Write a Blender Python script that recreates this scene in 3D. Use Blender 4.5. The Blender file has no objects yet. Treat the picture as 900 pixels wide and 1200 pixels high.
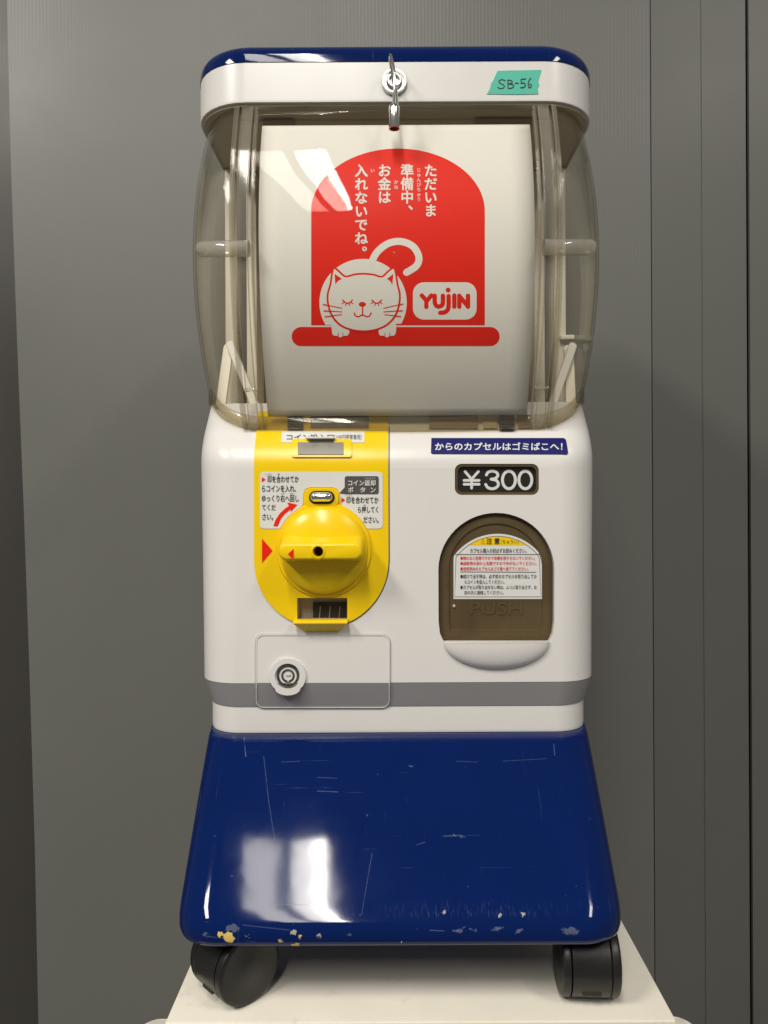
import bpy, bmesh, math, random
from mathutils import Vector, Matrix
from mathutils.geometry import tessellate_polygon
random.seed(7)
sc = bpy.context.scene
C = sc.collection
R = math.radians

# ------------------------------------------------------------------ camera
CAM_Z = 0.328           # the lens is 33 cm above the white top the machine stands on
FPX, PU, PV = 900.0, 460.0, 587.0     # focal length and principal point in photo pixels
ROLL = R(0.28)
cam = bpy.data.cameras.new('camera')
cam.sensor_fit = 'VERTICAL'; cam.sensor_height = 36; cam.sensor_width = 36
cam.lens = 36 * FPX / 1200
cam.shift_x = -(PU - 450) / 1200
cam.shift_y = -(600 - PV) / 1200
cam.clip_start = 0.01; cam.clip_end = 100
camo = bpy.data.objects.new('camera', cam); C.objects.link(camo)
camo.matrix_world = Matrix.Translation((0, 0, CAM_Z)) @ Matrix.Rotation(R(90), 4, 'X') @ Matrix.Rotation(-ROLL, 4, 'Z')
sc.camera = camo

# ------------------------------------------------------------------ world and lamps
w = bpy.data.worlds.new('World'); sc.world = w; w.use_nodes = True
bg = w.node_tree.nodes['Background']
bg.inputs[0].default_value = (1.0, 0.965, 0.91, 1); bg.inputs[1].default_value = 0.15

def area(name, loc, target, sx, sy, power, col):
    l = bpy.data.lights.new(name, 'AREA'); l.shape = 'RECTANGLE'; l.size = sx; l.size_y = sy
    l.energy = power; l.color = col
    o = bpy.data.objects.new(name, l); C.objects.link(o)
    o.location = loc
    if target: o.rotation_euler = (Vector(target) - Vector(loc)).to_track_quat('-Z', 'Y').to_euler()
    return o
WARM = (1.0, 0.955, 0.875)
# twin-tube ceiling fixture, running away behind the camera
# (two reflector halves, and the bright tube in the right one)
for dx, wd, pw in ((-0.085, 0.125, 15), (0.062, 0.080, 18), (0.124, 0.040, 30)):
    area('ceiling_tube', (-0.388 + dx, -1.60, 2.25), None, wd, 2.1, pw, WARM)
# the neighbouring fixtures of the same ceiling
area('ceiling_tube', (-1.75, -1.1, 2.25), None, 0.45, 0.9, 62, WARM)
area('ceiling_tube', (1.45, -1.2, 2.25), None, 0.30, 0.8, 22, WARM)

sc.view_settings.view_transform = 'Standard'; sc.view_settings.look = 'None'
sc.view_settings.exposure = 0.20; sc.view_settings.gamma = 1.0
sc.view_settings.use_curve_mapping = False
sc.render.engine = 'CYCLES'
sc.cycles.use_denoising = True
sc.cycles.max_bounces = 14; sc.cycles.transparent_max_bounces = 40
sc.cycles.transmission_bounces = 12; sc.cycles.glossy_bounces = 6
sc.cycles.caustics_refractive = False; sc.cycles.caustics_reflective = False

# ------------------------------------------------------------------ materials
def mat(name, col, rough=0.4, metal=0.0, coat=0.0, var=0.04, vscale=18, rvar=0.08, bump=0.0, bscale=200, spec=0.5, seed=0):
    m = bpy.data.materials.new(name); m.use_nodes = True
    nt = m.node_tree; p = nt.nodes['Principled BSDF']
    tc = nt.nodes.new('ShaderNodeTexCoord')
    n = nt.nodes.new('ShaderNodeTexNoise'); n.inputs['Scale'].default_value = vscale; n.inputs['Detail'].default_value = 6
    mp = nt.nodes.new('ShaderNodeMapping'); mp.inputs['Location'].default_value = (seed, seed * 0.7, 0)
    nt.links.new(tc.outputs['Object'], mp.inputs['Vector']); nt.links.new(mp.outputs[0], n.inputs['Vector'])
    mx = nt.nodes.new('ShaderNodeMix'); mx.data_type = 'RGBA'
    a = tuple(max(0, c * (1 - var)) for c in col); b = tuple(min(1, c * (1 + var)) for c in col)
    mx.inputs[6].default_value = (*a, 1); mx.inputs[7].default_value = (*b, 1)
    nt.links.new(n.outputs[0], mx.inputs[0]); nt.links.new(mx.outputs[2], p.inputs['Base Color'])
    mr = nt.nodes.new('ShaderNodeMapRange')
    mr.inputs[1].default_value = 0.3; mr.inputs[2].default_value = 0.7
    mr.inputs[3].default_value = max(0.02, rough - rvar); mr.inputs[4].default_value = rough + rvar
    nt.links.new(n.outputs[0], mr.inputs[0]); nt.links.new(mr.outputs[0], p.inputs['Roughness'])
    p.inputs['Metallic'].default_value = metal
    p.inputs['Specular IOR Level'].default_value = spec
    if coat: p.inputs['Coat Weight'].default_value = coat; p.inputs['Coat Roughness'].default_value = 0.04
    if bump:
        n2 = nt.nodes.new('ShaderNodeTexNoise'); n2.inputs['Scale'].default_value = bscale; n2.inputs['Detail'].default_value = 4
        nt.links.new(tc.outputs['Object'], n2.inputs['Vector'])
        bp = nt.nodes.new('ShaderNodeBump'); bp.inputs['Strength'].default_value = bump; bp.inputs['Distance'].default_value = 0.001
        nt.links.new(n2.outputs[0], bp.inputs['Height']); nt.links.new(bp.outputs[0], p.inputs['Normal'])
    return m

M = {}
M['white'] = mat('white_plastic', (0.70, 0.68, 0.655), 0.30, var=0.045, vscale=7, bump=0.06, bscale=60)
M['cream'] = mat('cream_plastic', (0.80, 0.75, 0.63), 0.45)
M['cream_dull'] = mat('milky_plastic', (0.70, 0.67, 0.60), 0.4)

M['grey'] = mat('grey_paint', (0.315, 0.302, 0.305), 0.38, var=0.05)
M['yellow'] = mat('yellow_plastic', (0.84, 0.57, 0.003), 0.28, var=0.03, spec=0.35, bump=0.04, bscale=70)
M['red'] = mat('red_print', (0.74, 0.015, 0.005), 0.5, var=0.05, spec=0.15)
M['paper'] = mat('white_card', (0.74, 0.73, 0.69), 0.6, var=0.03, vscale=14, spec=0.25)
M['label'] = mat('white_label', (0.68, 0.68, 0.66), 0.35)
M['black'] = mat('black_print', (0.012, 0.011, 0.010), 0.4)
M['ink'] = mat('dark_ink', (0.03, 0.028, 0.026), 0.5)
M['pen'] = mat('black_pen', (0.012, 0.015, 0.014), 0.5)
M['dkgrey'] = mat('dark_grey_print', (0.07, 0.065, 0.06), 0.4)
M['navy'] = mat('navy_print', (0.008, 0.010, 0.115), 0.45, spec=0.15)
M['teal'] = mat('teal_tape', (0.06, 0.46, 0.34), 0.55, var=0.06, vscale=60)
M['chrome'] = mat('chrome', (0.72, 0.70, 0.68), 0.16, metal=1.0)
M['steel'] = mat('worn_steel', (0.21, 0.20, 0.185), 0.38, metal=1.0, var=0.25, vscale=260, rvar=0.12)
M['zinc'] = mat('spangled_zinc', (0.19, 0.18, 0.155), 0.5, metal=0.35, var=0.6, vscale=190)
M['rubber'] = mat('black_nylon', (0.009, 0.009, 0.009), 0.38, var=0.2, bump=0.05)
M['brown'] = mat('brown_inside', (0.26, 0.19, 0.11), 0.55, var=0.15)
M['dark'] = mat('dark_inside', (0.015, 0.011, 0.008), 0.6)
M['beige'] = mat('beige_inside', (0.50, 0.42, 0.29), 0.5)
M['table'] = mat('white_laminate', (0.74, 0.70, 0.61), 0.42, var=0.05, vscale=30, bump=0.05, bscale=90)

def nodes(m): return m.node_tree.nodes, m.node_tree.links
# scuffs on the white top
def table_scuffs(m):
    N, L = nodes(m); p = N['Principled BSDF']
    src = p.inputs['Base Color'].links[0].from_socket
    tc = N.new('ShaderNodeTexCoord'); n = N.new('ShaderNodeTexNoise'); n.inputs['Scale'].default_value = 34; n.inputs['Detail'].default_value = 9
    n.inputs['Roughness'].default_value = 0.75
    L.new(tc.outputs['Object'], n.inputs['Vector'])
    r = N.new('ShaderNodeMapRange'); r.inputs[1].default_value = 0.58; r.inputs[2].default_value = 0.75; r.inputs[4].default_value = 0.5
    L.new(n.outputs[0], r.inputs[0])
    mx = N.new('ShaderNodeMix'); mx.data_type = 'RGBA'; mx.inputs[7].default_value = (0.40, 0.36, 0.30, 1)
    L.new(r.outputs[0], mx.inputs[0]); L.new(src, mx.inputs[6]); L.new(mx.outputs[2], p.inputs['Base Color'])
table_scuffs(M['table'])

def blue_paint():
    """glossy navy lacquer over yellow plastic: chips, hairline scratches"""
    m = mat('navy_lacquer', (0.0006, 0.0105, 0.082), 0.06, var=0.10, vscale=25, rvar=0.02, spec=0.25)
    N, L = nodes(m); p = N['Principled BSDF']
    src = p.inputs['Base Color'].links[0].from_socket; rs = p.inputs['Roughness'].links[0].from_socket
    tc = N.new('ShaderNodeTexCoord')
    def scratch(scale, rot, lo, hi, loc):
        mp = N.new('ShaderNodeMapping'); mp.inputs['Scale'].default_value = scale; mp.inputs['Rotation'].default_value = rot; mp.inputs['Location'].default_value = loc
        n = N.new('ShaderNodeTexNoise'); n.inputs['Scale'].default_value = 1; n.inputs['Detail'].default_value = 3; n.inputs['Roughness'].default_value = 0.6
        L.new(tc.outputs['Object'], mp.inputs['Vector']); L.new(mp.outputs[0], n.inputs['Vector'])
        r = N.new('ShaderNodeMapRange'); r.inputs[1].default_value = lo; r.inputs[2].default_value = hi; L.new(n.outputs[0], r.inputs[0])
        return r.outputs[0]
    s1 = scratch((900, 14, 14), (0, 0, R(12)), 0.70, 0.76, (3, 1, 0))
    s2 = scratch((12, 700, 700), (R(4), 0, R(-9)), 0.70, 0.76, (0, 5, 2))
    s3 = scratch((260, 260, 260), (0, 0, 0), 0.735, 0.76, (7, 0, 0))
    def mth(op, a, b):
        x = N.new('ShaderNodeMath'); x.operation = op; x.use_clamp = True
        for i, v in enumerate((a, b)):
            if isinstance(v, (int, float)): x.inputs[i].default_value = v
            else: L.new(v, x.inputs[i])
        return x.outputs[0]
    sc_ = mth('MAXIMUM', mth('MAXIMUM', s1, s2), s3)
    mx = N.new('ShaderNodeMix'); mx.data_type = 'RGBA'; mx.inputs[7].default_value = (0.16, 0.20, 0.32, 1)
    L.new(mth('MULTIPLY', sc_, 0.22), mx.inputs[0]); L.new(src, mx.inputs[6])
    mr = N.new('ShaderNodeMath'); mr.operation = 'MULTIPLY_ADD'; L.new(sc_, mr.inputs[0]); mr.inputs[1].default_value = 0.35; L.new(rs, mr.inputs[2])
    L.new(mr.outputs[0], p.inputs['Roughness'])
    # gentle waviness of the moulding
    n3 = N.new('ShaderNodeTexNoise'); n3.inputs['Scale'].default_value = 28; n3.inputs['Detail'].default_value = 2
    L.new(tc.outputs['Object'], n3.inputs['Vector'])
    bp = N.new('ShaderNodeBump'); bp.inputs['Strength'].default_value = 0.05; bp.inputs['Distance'].default_value = 0.002
    L.new(n3.outputs[0], bp.inputs['Height']); L.new(bp.outputs[0], p.inputs['Normal'])
    return m, mx, p
M['blue'], bmx, bp_ = blue_paint()
M['blue'].node_tree.links.new(bmx.outputs[2], bp_.inputs['Base Color'])
M['blue_deck'], dmx, dp_ = blue_paint(); M['blue_deck'].name = 'chipped_navy_lacquer'

def clear(name, tint, edge, gloss_rough=0.02, ior=1.45, haze=0.0, hazecol=(0.6, 0.57, 0.5)):
    m = bpy.data.materials.new(name); m.use_nodes = True; N, L = nodes(m)
    N.remove(N['Principled BSDF']); out = N['Material Output']
    lw = N.new('ShaderNodeLayerWeight'); lw.inputs['Blend'].default_value = 0.35
    mx = N.new('ShaderNodeMix'); mx.data_type = 'RGBA'; mx.inputs[6].default_value = (*tint, 1); mx.inputs[7].default_value = (*edge, 1)
    pw = N.new('ShaderNodeMath'); pw.operation = 'POWER'; pw.inputs[1].default_value = 2.0
    L.new(lw.outputs['Facing'], pw.inputs[0]); L.new(pw.outputs[0], mx.inputs[0])
    tr = N.new('ShaderNodeBsdfTransparent'); L.new(mx.outputs[2], tr.inputs[0])
    gl = N.new('ShaderNodeBsdfGlossy'); gl.inputs['Roughness'].default_value = gloss_rough
    f0 = ((ior - 1) / (ior + 1)) ** 2          # thin-sheet Schlick reflectance, the same from both sides
    lf = N.new('ShaderNodeLayerWeight'); lf.inputs['Blend'].default_value = 0.5
    p5 = N.new('ShaderNodeMath'); p5.operation = 'POWER'; p5.inputs[1].default_value = 5.0; L.new(lf.outputs['Facing'], p5.inputs[0])
    fr = N.new('ShaderNodeMath'); fr.operation = 'MULTIPLY_ADD'; fr.inputs[1].default_value = 0.75; fr.inputs[2].default_value = f0; L.new(p5.outputs[0], fr.inputs[0])
    body = tr.outputs[0]
    tc = N.new('ShaderNodeTexCoord')
    if haze:
        df = N.new('ShaderNodeBsdfDiffuse'); df.inputs[0].default_value = (*hazecol, 1)
        n = N.new('ShaderNodeTexNoise'); n.inputs['Scale'].default_value = 30; n.inputs['Detail'].default_value = 8; L.new(tc.outputs['Object'], n.inputs['Vector'])
        r = N.new('ShaderNodeMapRange'); r.inputs[3].default_value = haze * 0.4; r.inputs[4].default_value = haze * 1.6; L.new(n.outputs[0], r.inputs[0])
        m2 = N.new('ShaderNodeMixShader'); L.new(r.outputs[0], m2.inputs[0]); L.new(body, m2.inputs[1]); L.new(df.outputs[0], m2.inputs[2]); body = m2.outputs[0]
    n = N.new('ShaderNodeTexNoise'); n.inputs['Scale'].default_value = 22; L.new(tc.outputs['Object'], n.inputs['Vector'])
    bp = N.new('ShaderNodeBump'); bp.inputs['Strength'].default_value = 0.08; bp.inputs['Distance'].default_value = 0.002
    L.new(n.outputs[0], bp.inputs['Height']); L.new(bp.outputs[0], gl.inputs['Normal'])
    ms = N.new('ShaderNodeMixShader'); L.new(fr.outputs[0], ms.inputs[0]); L.new(body, ms.inputs[1]); L.new(gl.outputs[0], ms.inputs[2])
    L.new(ms.outputs[0], out.inputs['Surface'])
    return m
M['clear'] = clear('clear_acrylic', (0.990, 0.986, 0.972), (0.87, 0.84, 0.77), ior=1.17, haze=0.006)
M['smoke'] = clear('smoked_acrylic', (0.68, 0.56, 0.37), (0.25, 0.21, 0.14), gloss_rough=0.05, haze=0.30, hazecol=(0.25, 0.19, 0.10))
def glass(name, col, rough, ior):
    m = bpy.data.materials.new(name); m.use_nodes = True; N, L = nodes(m); p = N['Principled BSDF']
    p.inputs['Base Color'].default_value = (*col, 1); p.inputs['Transmission Weight'].default_value = 1.0
    p.inputs['Roughness'].default_value = rough; p.inputs['IOR'].default_value = ior
    n = N.new('ShaderNodeTexNoise'); n.inputs['Scale'].default_value = 40
    tc = N.new('ShaderNodeTexCoord'); L.new(tc.outputs['Object'], n.inputs['Vector'])
    bp = N.new('ShaderNodeBump'); bp.inputs['Strength'].default_value = 0.1; bp.inputs['Distance'].default_value = 0.002
    L.new(n.outputs[0], bp.inputs['Height']); L.new(bp.outputs[0], p.inputs['Normal'])
    return m
M['rib'] = clear('thick_clear_acrylic', (0.985, 0.978, 0.955), (0.60, 0.55, 0.45), gloss_rough=0.06, ior=1.5, haze=0.10, hazecol=(0.75, 0.71, 0.62))

M['bead'] = clear('rounded_clear_acrylic', (0.95, 0.93, 0.88), (0.38, 0.33, 0.25), gloss_rough=0.08, ior=1.9, haze=0.20, hazecol=(0.85, 0.82, 0.74))
M['flange'] = clear('yellowed_clear_acrylic', (0.93, 0.90, 0.80), (0.50, 0.45, 0.34), gloss_rough=0.05, ior=1.5, haze=0.05)
M['alu'] = mat('dull_aluminium', (0.58, 0.56, 0.52), 0.5, metal=0.4)
def board_mat(name, col, flute):
    m = mat(name, col, 0.45, var=0.07, vscale=3.2, rvar=0.06)
    N, L = nodes(m); p = N['Principled BSDF']
    tc = N.new('ShaderNodeTexCoord'); wv = N.new('ShaderNodeTexWave')
    wv.wave_type = 'BANDS'; wv.bands_direction = 'X'; wv.wave_profile = 'SIN'
    wv.inputs['Scale'].default_value = 2 * math.pi / (20 * 0.0046)
    wv.inputs['Distortion'].default_value = 0.0
    L.new(tc.outputs['Object'], wv.inputs['Vector'])
    n = N.new('ShaderNodeTexNoise'); n.inputs['Scale'].default_value = 2.0; n.inputs['Detail'].default_value = 3
    L.new(tc.outputs['Object'], n.inputs['Vector'])
    r = N.new('ShaderNodeMapRange'); r.inputs[1].default_value = 0.42; r.inputs[2].default_value = 0.62
    r.inputs[3].default_value = flute * 0.12; r.inputs[4].default_value = flute; L.new(n.outputs[0], r.inputs[0])
    bp = N.new('ShaderNodeBump'); bp.inputs['Distance'].default_value = 0.0006
    L.new(r.outputs[0], bp.inputs['Strength']); L.new(wv.outputs['Fac'], bp.inputs['Height']); L.new(bp.outputs[0], p.inputs['Normal'])
    return m
M['board'] = board_mat('grey_fluted_board', (0.143, 0.145, 0.130), 0.20)
M['board2'] = board_mat('grey_flat_board', (0.117, 0.119, 0.107), 0.05)
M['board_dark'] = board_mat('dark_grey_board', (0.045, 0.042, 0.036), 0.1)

# ------------------------------------------------------------------ helpers
def ray(u, v):
    """direction (x, 1, z) of a photo pixel"""
    a, b = (u - PU) / FPX, -(v - PV) / FPX
    c, s = math.cos(ROLL), math.sin(ROLL)
    return (a * c + b * s, -a * s + b * c)      # undo the camera's roll
def at(u, v, F, off=0.0):
    """where the ray of a pixel meets the surface y = F(z) - off"""
    rx, rz = ray(u, v)
    if not callable(F): d = F - off; return Vector((rx * d, d, CAM_Z + rz * d))
    lo, hi = 0.40, 0.75
    for _ in range(40):
        mid = (lo + hi) / 2
        if mid - (F(CAM_Z + rz * mid) - off) < 0: lo = mid
        else: hi = mid
    d = (lo + hi) / 2
    return Vector((rx * d, d, CAM_Z + rz * d))
def interp(pts):
    pts = sorted(pts)
    def f(z):
        if z <= pts[0][0]: return pts[0][1]
        for (a, fa), (b, fb) in zip(pts, pts[1:]):
            if z <= b: return fa + (fb - fa) * (z - a) / (b - a)
        return pts[-1][1]
    return f

ORG = Vector((0, 0, 0))       # world position of the thing whose parts are being built
def obj(name, bm, m, parent=None, smooth=40):
    me = bpy.data.meshes.new(name)
    bmesh.ops.recalc_face_normals(bm, faces=bm.faces)
    for vv in bm.verts: vv.co -= ORG
    bm.to_mesh(me); bm.free()
    return link(name, me, m, parent, smooth)
def link(name, me, m, parent, smooth=40):
    if smooth:
        for p in me.polygons: p.use_smooth = True
        me.set_sharp_from_angle(angle=R(smooth))
    for mm in (m if isinstance(m, (list, tuple)) else [m]): me.materials.append(M[mm])
    o = bpy.data.objects.new(name, me); C.objects.link(o)
    if parent is not None: o.parent = parent
    else: o.location = ORG
    return o
def weighted(o):
    md = o.modifiers.new('normals', 'WEIGHTED_NORMAL'); md.keep_sharp = True; md.weight = 90; return o
def tag(o, label, cat, group=None):
    o['label'] = label; o['category'] = cat
    if group: o['group'] = group
def empty(name, loc, label, cat):
    o = bpy.data.objects.new(name, None); C.objects.link(o); o.location = loc; o.empty_display_size = 0.05
    tag(o, label, cat); return o

def rrect(hw, yf, yb, r, seg=9, cx=0.0):
    """plan outline of a rounded box"""
    pts = []
    for (x, y, a0) in ((hw - r, yf + r, -90), (hw - r, yb - r, 0), (-hw + r, yb - r, 90), (-hw + r, yf + r, 180)):
        for i in range(seg + 1):
            a = R(a0 + 90 * i / seg)
            pts.append((cx + x + r * math.cos(a), y + r * math.sin(a)))
    return pts
def loft(rings, cap0=True, cap1=True):
    bm = bmesh.new(); rs = []
    for ring in rings: rs.append([bm.verts.new(p) for p in ring])
    n = len(rs[0])
    for a, b in zip(rs, rs[1:]):
        for i in range(n): bm.faces.new((a[i], a[(i + 1) % n], b[(i + 1) % n], b[i]))
    if cap0: bm.faces.new(rs[0][::-1])
    if cap1: bm.faces.new(rs[-1])
    return bm
def stack(secs, cx):
    """rounded-box sections (z, half width, front y, back y, corner radius)"""
    return loft([[(x, y, z) for x, y in rrect(hw, yf, yb, r, cx=cx)] for z, hw, yf, yb, r in secs])
def box(bm, lo, hi, bev=0.0):
    g = bmesh.ops.create_cube(bm, size=1.0); vs = g['verts']
    for v in vs: v.co = Vector([(l + h) / 2 + (h - l) * c for l, h, c in zip(lo, hi, v.co)])
    if bev:
        es = list({e for v in vs for e in v.link_edges})
        bmesh.ops.bevel(bm, geom=es, offset=bev, segments=2, affect='EDGES', profile=0.5)
    return bm
def tube(bm, pts, r, seg=10, closed=False, caps=True):
    pts = [Vector(p) for p in pts]; n = len(pts); rings = []
    up = Vector((0.13, 0.2, 0.97))
    prev = None
    for i, p in enumerate(pts):
        t = (pts[(i + 1) % n] - pts[i - 1]) if closed else (pts[min(i + 1, n - 1)] - pts[max(i - 1, 0)])
        t.normalize()
        a = (prev if prev is not None else (up if abs(t.dot(up)) < 0.9 else Vector((1, 0, 0))))
        a = (a - t * a.dot(t)).normalized(); prev = a; b = t.cross(a)
        rr = r[i] if isinstance(r, (list, tuple)) else r
        rings.append([bm.verts.new(p + (a * math.cos(2 * math.pi * k / seg) + b * math.sin(2 * math.pi * k / seg)) * rr) for k in range(seg)])
    m = n if closed else n - 1
    for i in range(m):
        A, B = rings[i], rings[(i + 1) % n]
        for k in range(seg): bm.faces.new((A[k], A[(k + 1) % seg], B[(k + 1) % seg], B[k]))
    if caps and not closed: bm.faces.new(rings[0][::-1]); bm.faces.new(rings[-1])
    return bm
def lathe(bm, prof, center, axis='-y', seg=48):
    """revolve (radius, height) about an axis through center; closes at radius 0"""
    center = Vector(center); rings = []
    for r, h in prof:
        ring = []
        for k in range(seg):
            a = 2 * math.pi * k / seg; c, s = r * math.cos(a), r * math.sin(a)
            d = {'-y': Vector((c, -h, s)), 'z': Vector((c, s, h)), 'x': Vector((h, c, s))}[axis]
            ring.append(bm.verts.new(center + d))
        rings.append(ring)
    for A, B in zip(rings, rings[1:]):
        for k in range(seg): bm.faces.new((A[k], A[(k + 1) % seg], B[(k + 1) % seg], B[k]))
    bm.faces.new(rings[0][::-1]); bm.faces.new(rings[-1])
    return bm
def smoothpath(pts, n=6, closed=False):
    P = [Vector(p) for p in pts]; out = []; m = len(P)
    rng = range(m) if closed else range(m - 1)
    for i in rng:
        p0 = P[(i - 1) % m] if closed or i > 0 else P[0]; p1 = P[i]; p2 = P[(i + 1) % m]
        p3 = P[(i + 2) % m] if closed or i + 2 < m else P[-1]
        for k in range(n):
            t = k / n
            out.append(0.5 * ((2 * p1) + (p2 - p0) * t + (2 * p0 - 5 * p1 + 4 * p2 - p3) * t * t + (3 * p1 - p0 - 3 * p2 + p3) * t ** 3))
    if not closed: out.append(P[-1])
    return out

# --- flat print: polygons given in photo pixels, laid on a surface y = F(z)
def poly_rr(u0, v0, u1, v1, r, seg=6):
    pts = []
    for x, y, a0 in ((u1 - r, v0 + r, -90), (u1 - r, v1 - r, 0), (u0 + r, v1 - r, 90), (u0 + r, v0 + r, 180)):
        for i in range(seg + 1):
            a = R(a0 + 90 * i / seg); pts.append((x + r * math.cos(a), y + r * math.sin(a)))
    return pts
def poly_el(cu, cv, ru, rv, n=48, a0=0, a1=360):
    m = n if a1 - a0 >= 360 else n + 1
    return [(cu + ru * math.cos(R(a0 + (a1 - a0) * i / n)), cv + rv * math.sin(R(a0 + (a1 - a0) * i / n))) for i in range(m)]
def stroke(pts, wd, n=6, curve=True):
    """a thick line with round ends as one outline"""
    P = [Vector((p[0], p[1], 0)) for p in pts]
    if curve and len(P) > 2: P = smoothpath(P, n)
    L_, R_ = [], []
    for i, p in enumerate(P):
        t = (P[min(i + 1, len(P) - 1)] - P[max(i - 1, 0)]).normalized(); nn = Vector((-t.y, t.x, 0)) * wd / 2
        L_.append(p + nn); R_.append(p - nn)
    def cap(c, frm):
        d = frm - c; return [c + Matrix.Rotation(R(-180 * k / 8), 3, 'Z') @ d for k in range(1, 8)]
    out = L_ + cap(P[-1], L_[-1]) + R_[::-1] + cap(P[0], R_[0])
    return [(p.x, p.y) for p in out]
def flat(polys, slices=None):
    bm = bmesh.new()
    for poly in polys:
        vs = [bm.verts.new((u, v, 0)) for u, v in poly]
        for a, b, c in tessellate_polygon([[v.co for v in vs]]):
            try: bm.faces.new((vs[a], vs[b], vs[c]))
            except ValueError: pass
    return bm
def slice_v(bm, step):
    vs = [v.co.y for v in bm.verts]; y = math.ceil(min(vs) / step) * step
    while y < max(vs):
        bmesh.ops.bisect_plane(bm, geom=bm.verts[:] + bm.edges[:] + bm.faces[:], plane_co=(0, y, 0), plane_no=(0, 1, 0), dist=1e-4)
        y += step
def onto(bm, F, off, step=None, back=None):
    if step: slice_v(bm, step)
    if back is not None:      # give the sheet a thickness reaching back to offset `back`
        bm.verts.ensure_lookup_table()
        top = bm.verts[:]; faces = bm.faces[:]; bnd = [e for e in bm.edges if len(e.link_faces) == 1]
        mp = {v: bm.verts.new(v.co + Vector((0, 0, 1))) for v in top}
        for f in faces: bm.faces.new([mp[v] for v in f.verts][::-1])
        for e in bnd: a, b = e.verts; bm.faces.new((a, b, mp[b], mp[a]))
    for v in bm.verts: v.co = at(v.co.x, v.co.y, F, off if v.co.z < 0.5 else back)
    return bm
def printed(name, polys, F, off, m, parent, step=None, back=None, smooth=30):
    if polys and not isinstance(polys[0][0], (list, tuple)): polys = [polys]
    return obj(name, onto(flat(polys), F, off, step, back), m, parent, smooth)

_glyph = {}
def glyphs(s):
    key = s
    if key not in _glyph:
        c = bpy.data.curves.new('lettering', 'FONT'); c.body = s; c.size = 1; c.resolution_u = 3
        o = bpy.data.objects.new('lettering', c); C.objects.link(o)
        dg = bpy.context.evaluated_depsgraph_get(); dg.update()
        me = bpy.data.meshes.new_from_object(o.evaluated_get(dg))
        vs = [(v.co.x, v.co.y) for v in me.vertices]; fs = [tuple(p.vertices) for p in me.polygons]
        bpy.data.objects.remove(o); bpy.data.curves.remove(c); bpy.data.meshes.remove(me)
        _glyph[key] = (vs, fs)
    return _glyph[key]
def text(items, F, off, m, parent, name='lettering', z=1.0):
    """items: (string, (u0,v0,u1,v1) box to fill, bold) or (string, centre u, centre v, em, bold)"""
    bm = bmesh.new()
    for it in items:
        s, bold = it[0], it[-1]
        vs, fs = glyphs(s)
        if not vs: continue
        if len(it) == 3:
            u0, v0, u1, v1 = it[1]
            x0, x1 = min(p[0] for p in vs), max(p[0] for p in vs); y0, y1 = min(p[1] for p in vs), max(p[1] for p in vs)
            q = [(u0 + (x - x0) / (x1 - x0) * (u1 - u0), v1 - (y - y0) / (y1 - y0) * (v1 - v0)) for x, y in vs]
        else:
            cu, cv, em = it[1:4]
            q = [(cu + (x - 0.5) * em, cv - (y - 0.36) * em) for x, y in vs]
        if len(it) == 3: em = (v1 - v0)
        w_ = abs(bold) * em        # bold: struck several times, each strike a hair proud of the last
        for k, (du, dv) in enumerate(((-w_, -w_), (w_, w_), (-w_, w_), (w_, -w_)) if bold > 0 else ((0, 0),)):
            bv = [bm.verts.new((a + du, b + dv, k)) for a, b in q]
            for f in fs:
                try: bm.faces.new([bv[i] for i in f])
                except ValueError: pass
    for v in bm.verts: v.co = at(v.co.x, v.co.y, F, off + v.co.z * 0.000025)
    return obj(name, bm, m, parent, None)
def boolean(bm, cutters):
    """cut closed meshes out of a closed mesh"""
    def tmp(b):
        me = bpy.data.meshes.new('tmp'); bmesh.ops.recalc_face_normals(b, faces=b.faces); b.to_mesh(me); b.free()
        o = bpy.data.objects.new('tmp', me); C.objects.link(o); return o
    o = tmp(bm); cs = [tmp(c) for c in cutters]
    for c in cs:
        md = o.modifiers.new('cut', 'BOOLEAN'); md.operation = 'DIFFERENCE'; md.object = c; md.solver = 'EXACT'
    dg = bpy.context.evaluated_depsgraph_get(); dg.update()
    me = bpy.data.meshes.new_from_object(o.evaluated_get(dg))
    out = bmesh.new(); out.from_mesh(me)
    for x in [o] + cs: d = x.data; bpy.data.objects.remove(x); bpy.data.meshes.remove(d)
    bpy.data.meshes.remove(me)
    return out
def bevelled(bm, off, ang=50, seg=2):
    bm.normal_update()
    es = [e for e in bm.edges if len(e.link_faces) == 2 and e.calc_face_angle() > R(ang)]
    bmesh.ops.bevel(bm, geom=es, offset=off, segments=seg, affect='EDGES', profile=0.5, clamp_overlap=True)
    return bm

# ------------------------------------------------------------------ the setting: boards behind, white top below
def board(name, poly, y, thick, m, parent=None):
    """upright board: outline in metres (x, z), front at y"""
    bm = bmesh.new()
    f = [bm.verts.new((x, y, z)) for x, z in poly]; b = [bm.verts.new((x, y + thick, z)) for x, z in poly]
    bm.faces.new(f); bm.faces.new(b[::-1]); n = len(f)
    for i in range(n): bm.faces.new((f[i], b[i], b[(i + 1) % n], f[(i + 1) % n]))
    return obj(name, bm, m, parent, 30)
WY = 1.0
def wx(u, v, y=WY): p = at(u, v, y); return (p.x, p.z)
bm = bmesh.new(); box(bm, (-1.6, WY + 0.09, -0.9), (1.6, WY + 0.12, 1.5))
wall = obj('wall', bm, 'board_dark', None, None); wall['kind'] = 'structure'
wall['label'] = 'dark grey wall behind the fluted boards'
edge = [wx(u, v) for u, v in ((5, -120), (8, 0), (13, 200), (20, 400), (28, 600), (35, 800), (41, 1000), (45, 1200), (52, 1450))]
top = 1.35; bot = -0.85
ex0 = edge[0][0] - 0.004; ex1 = edge[-1][0] + 0.01
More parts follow.
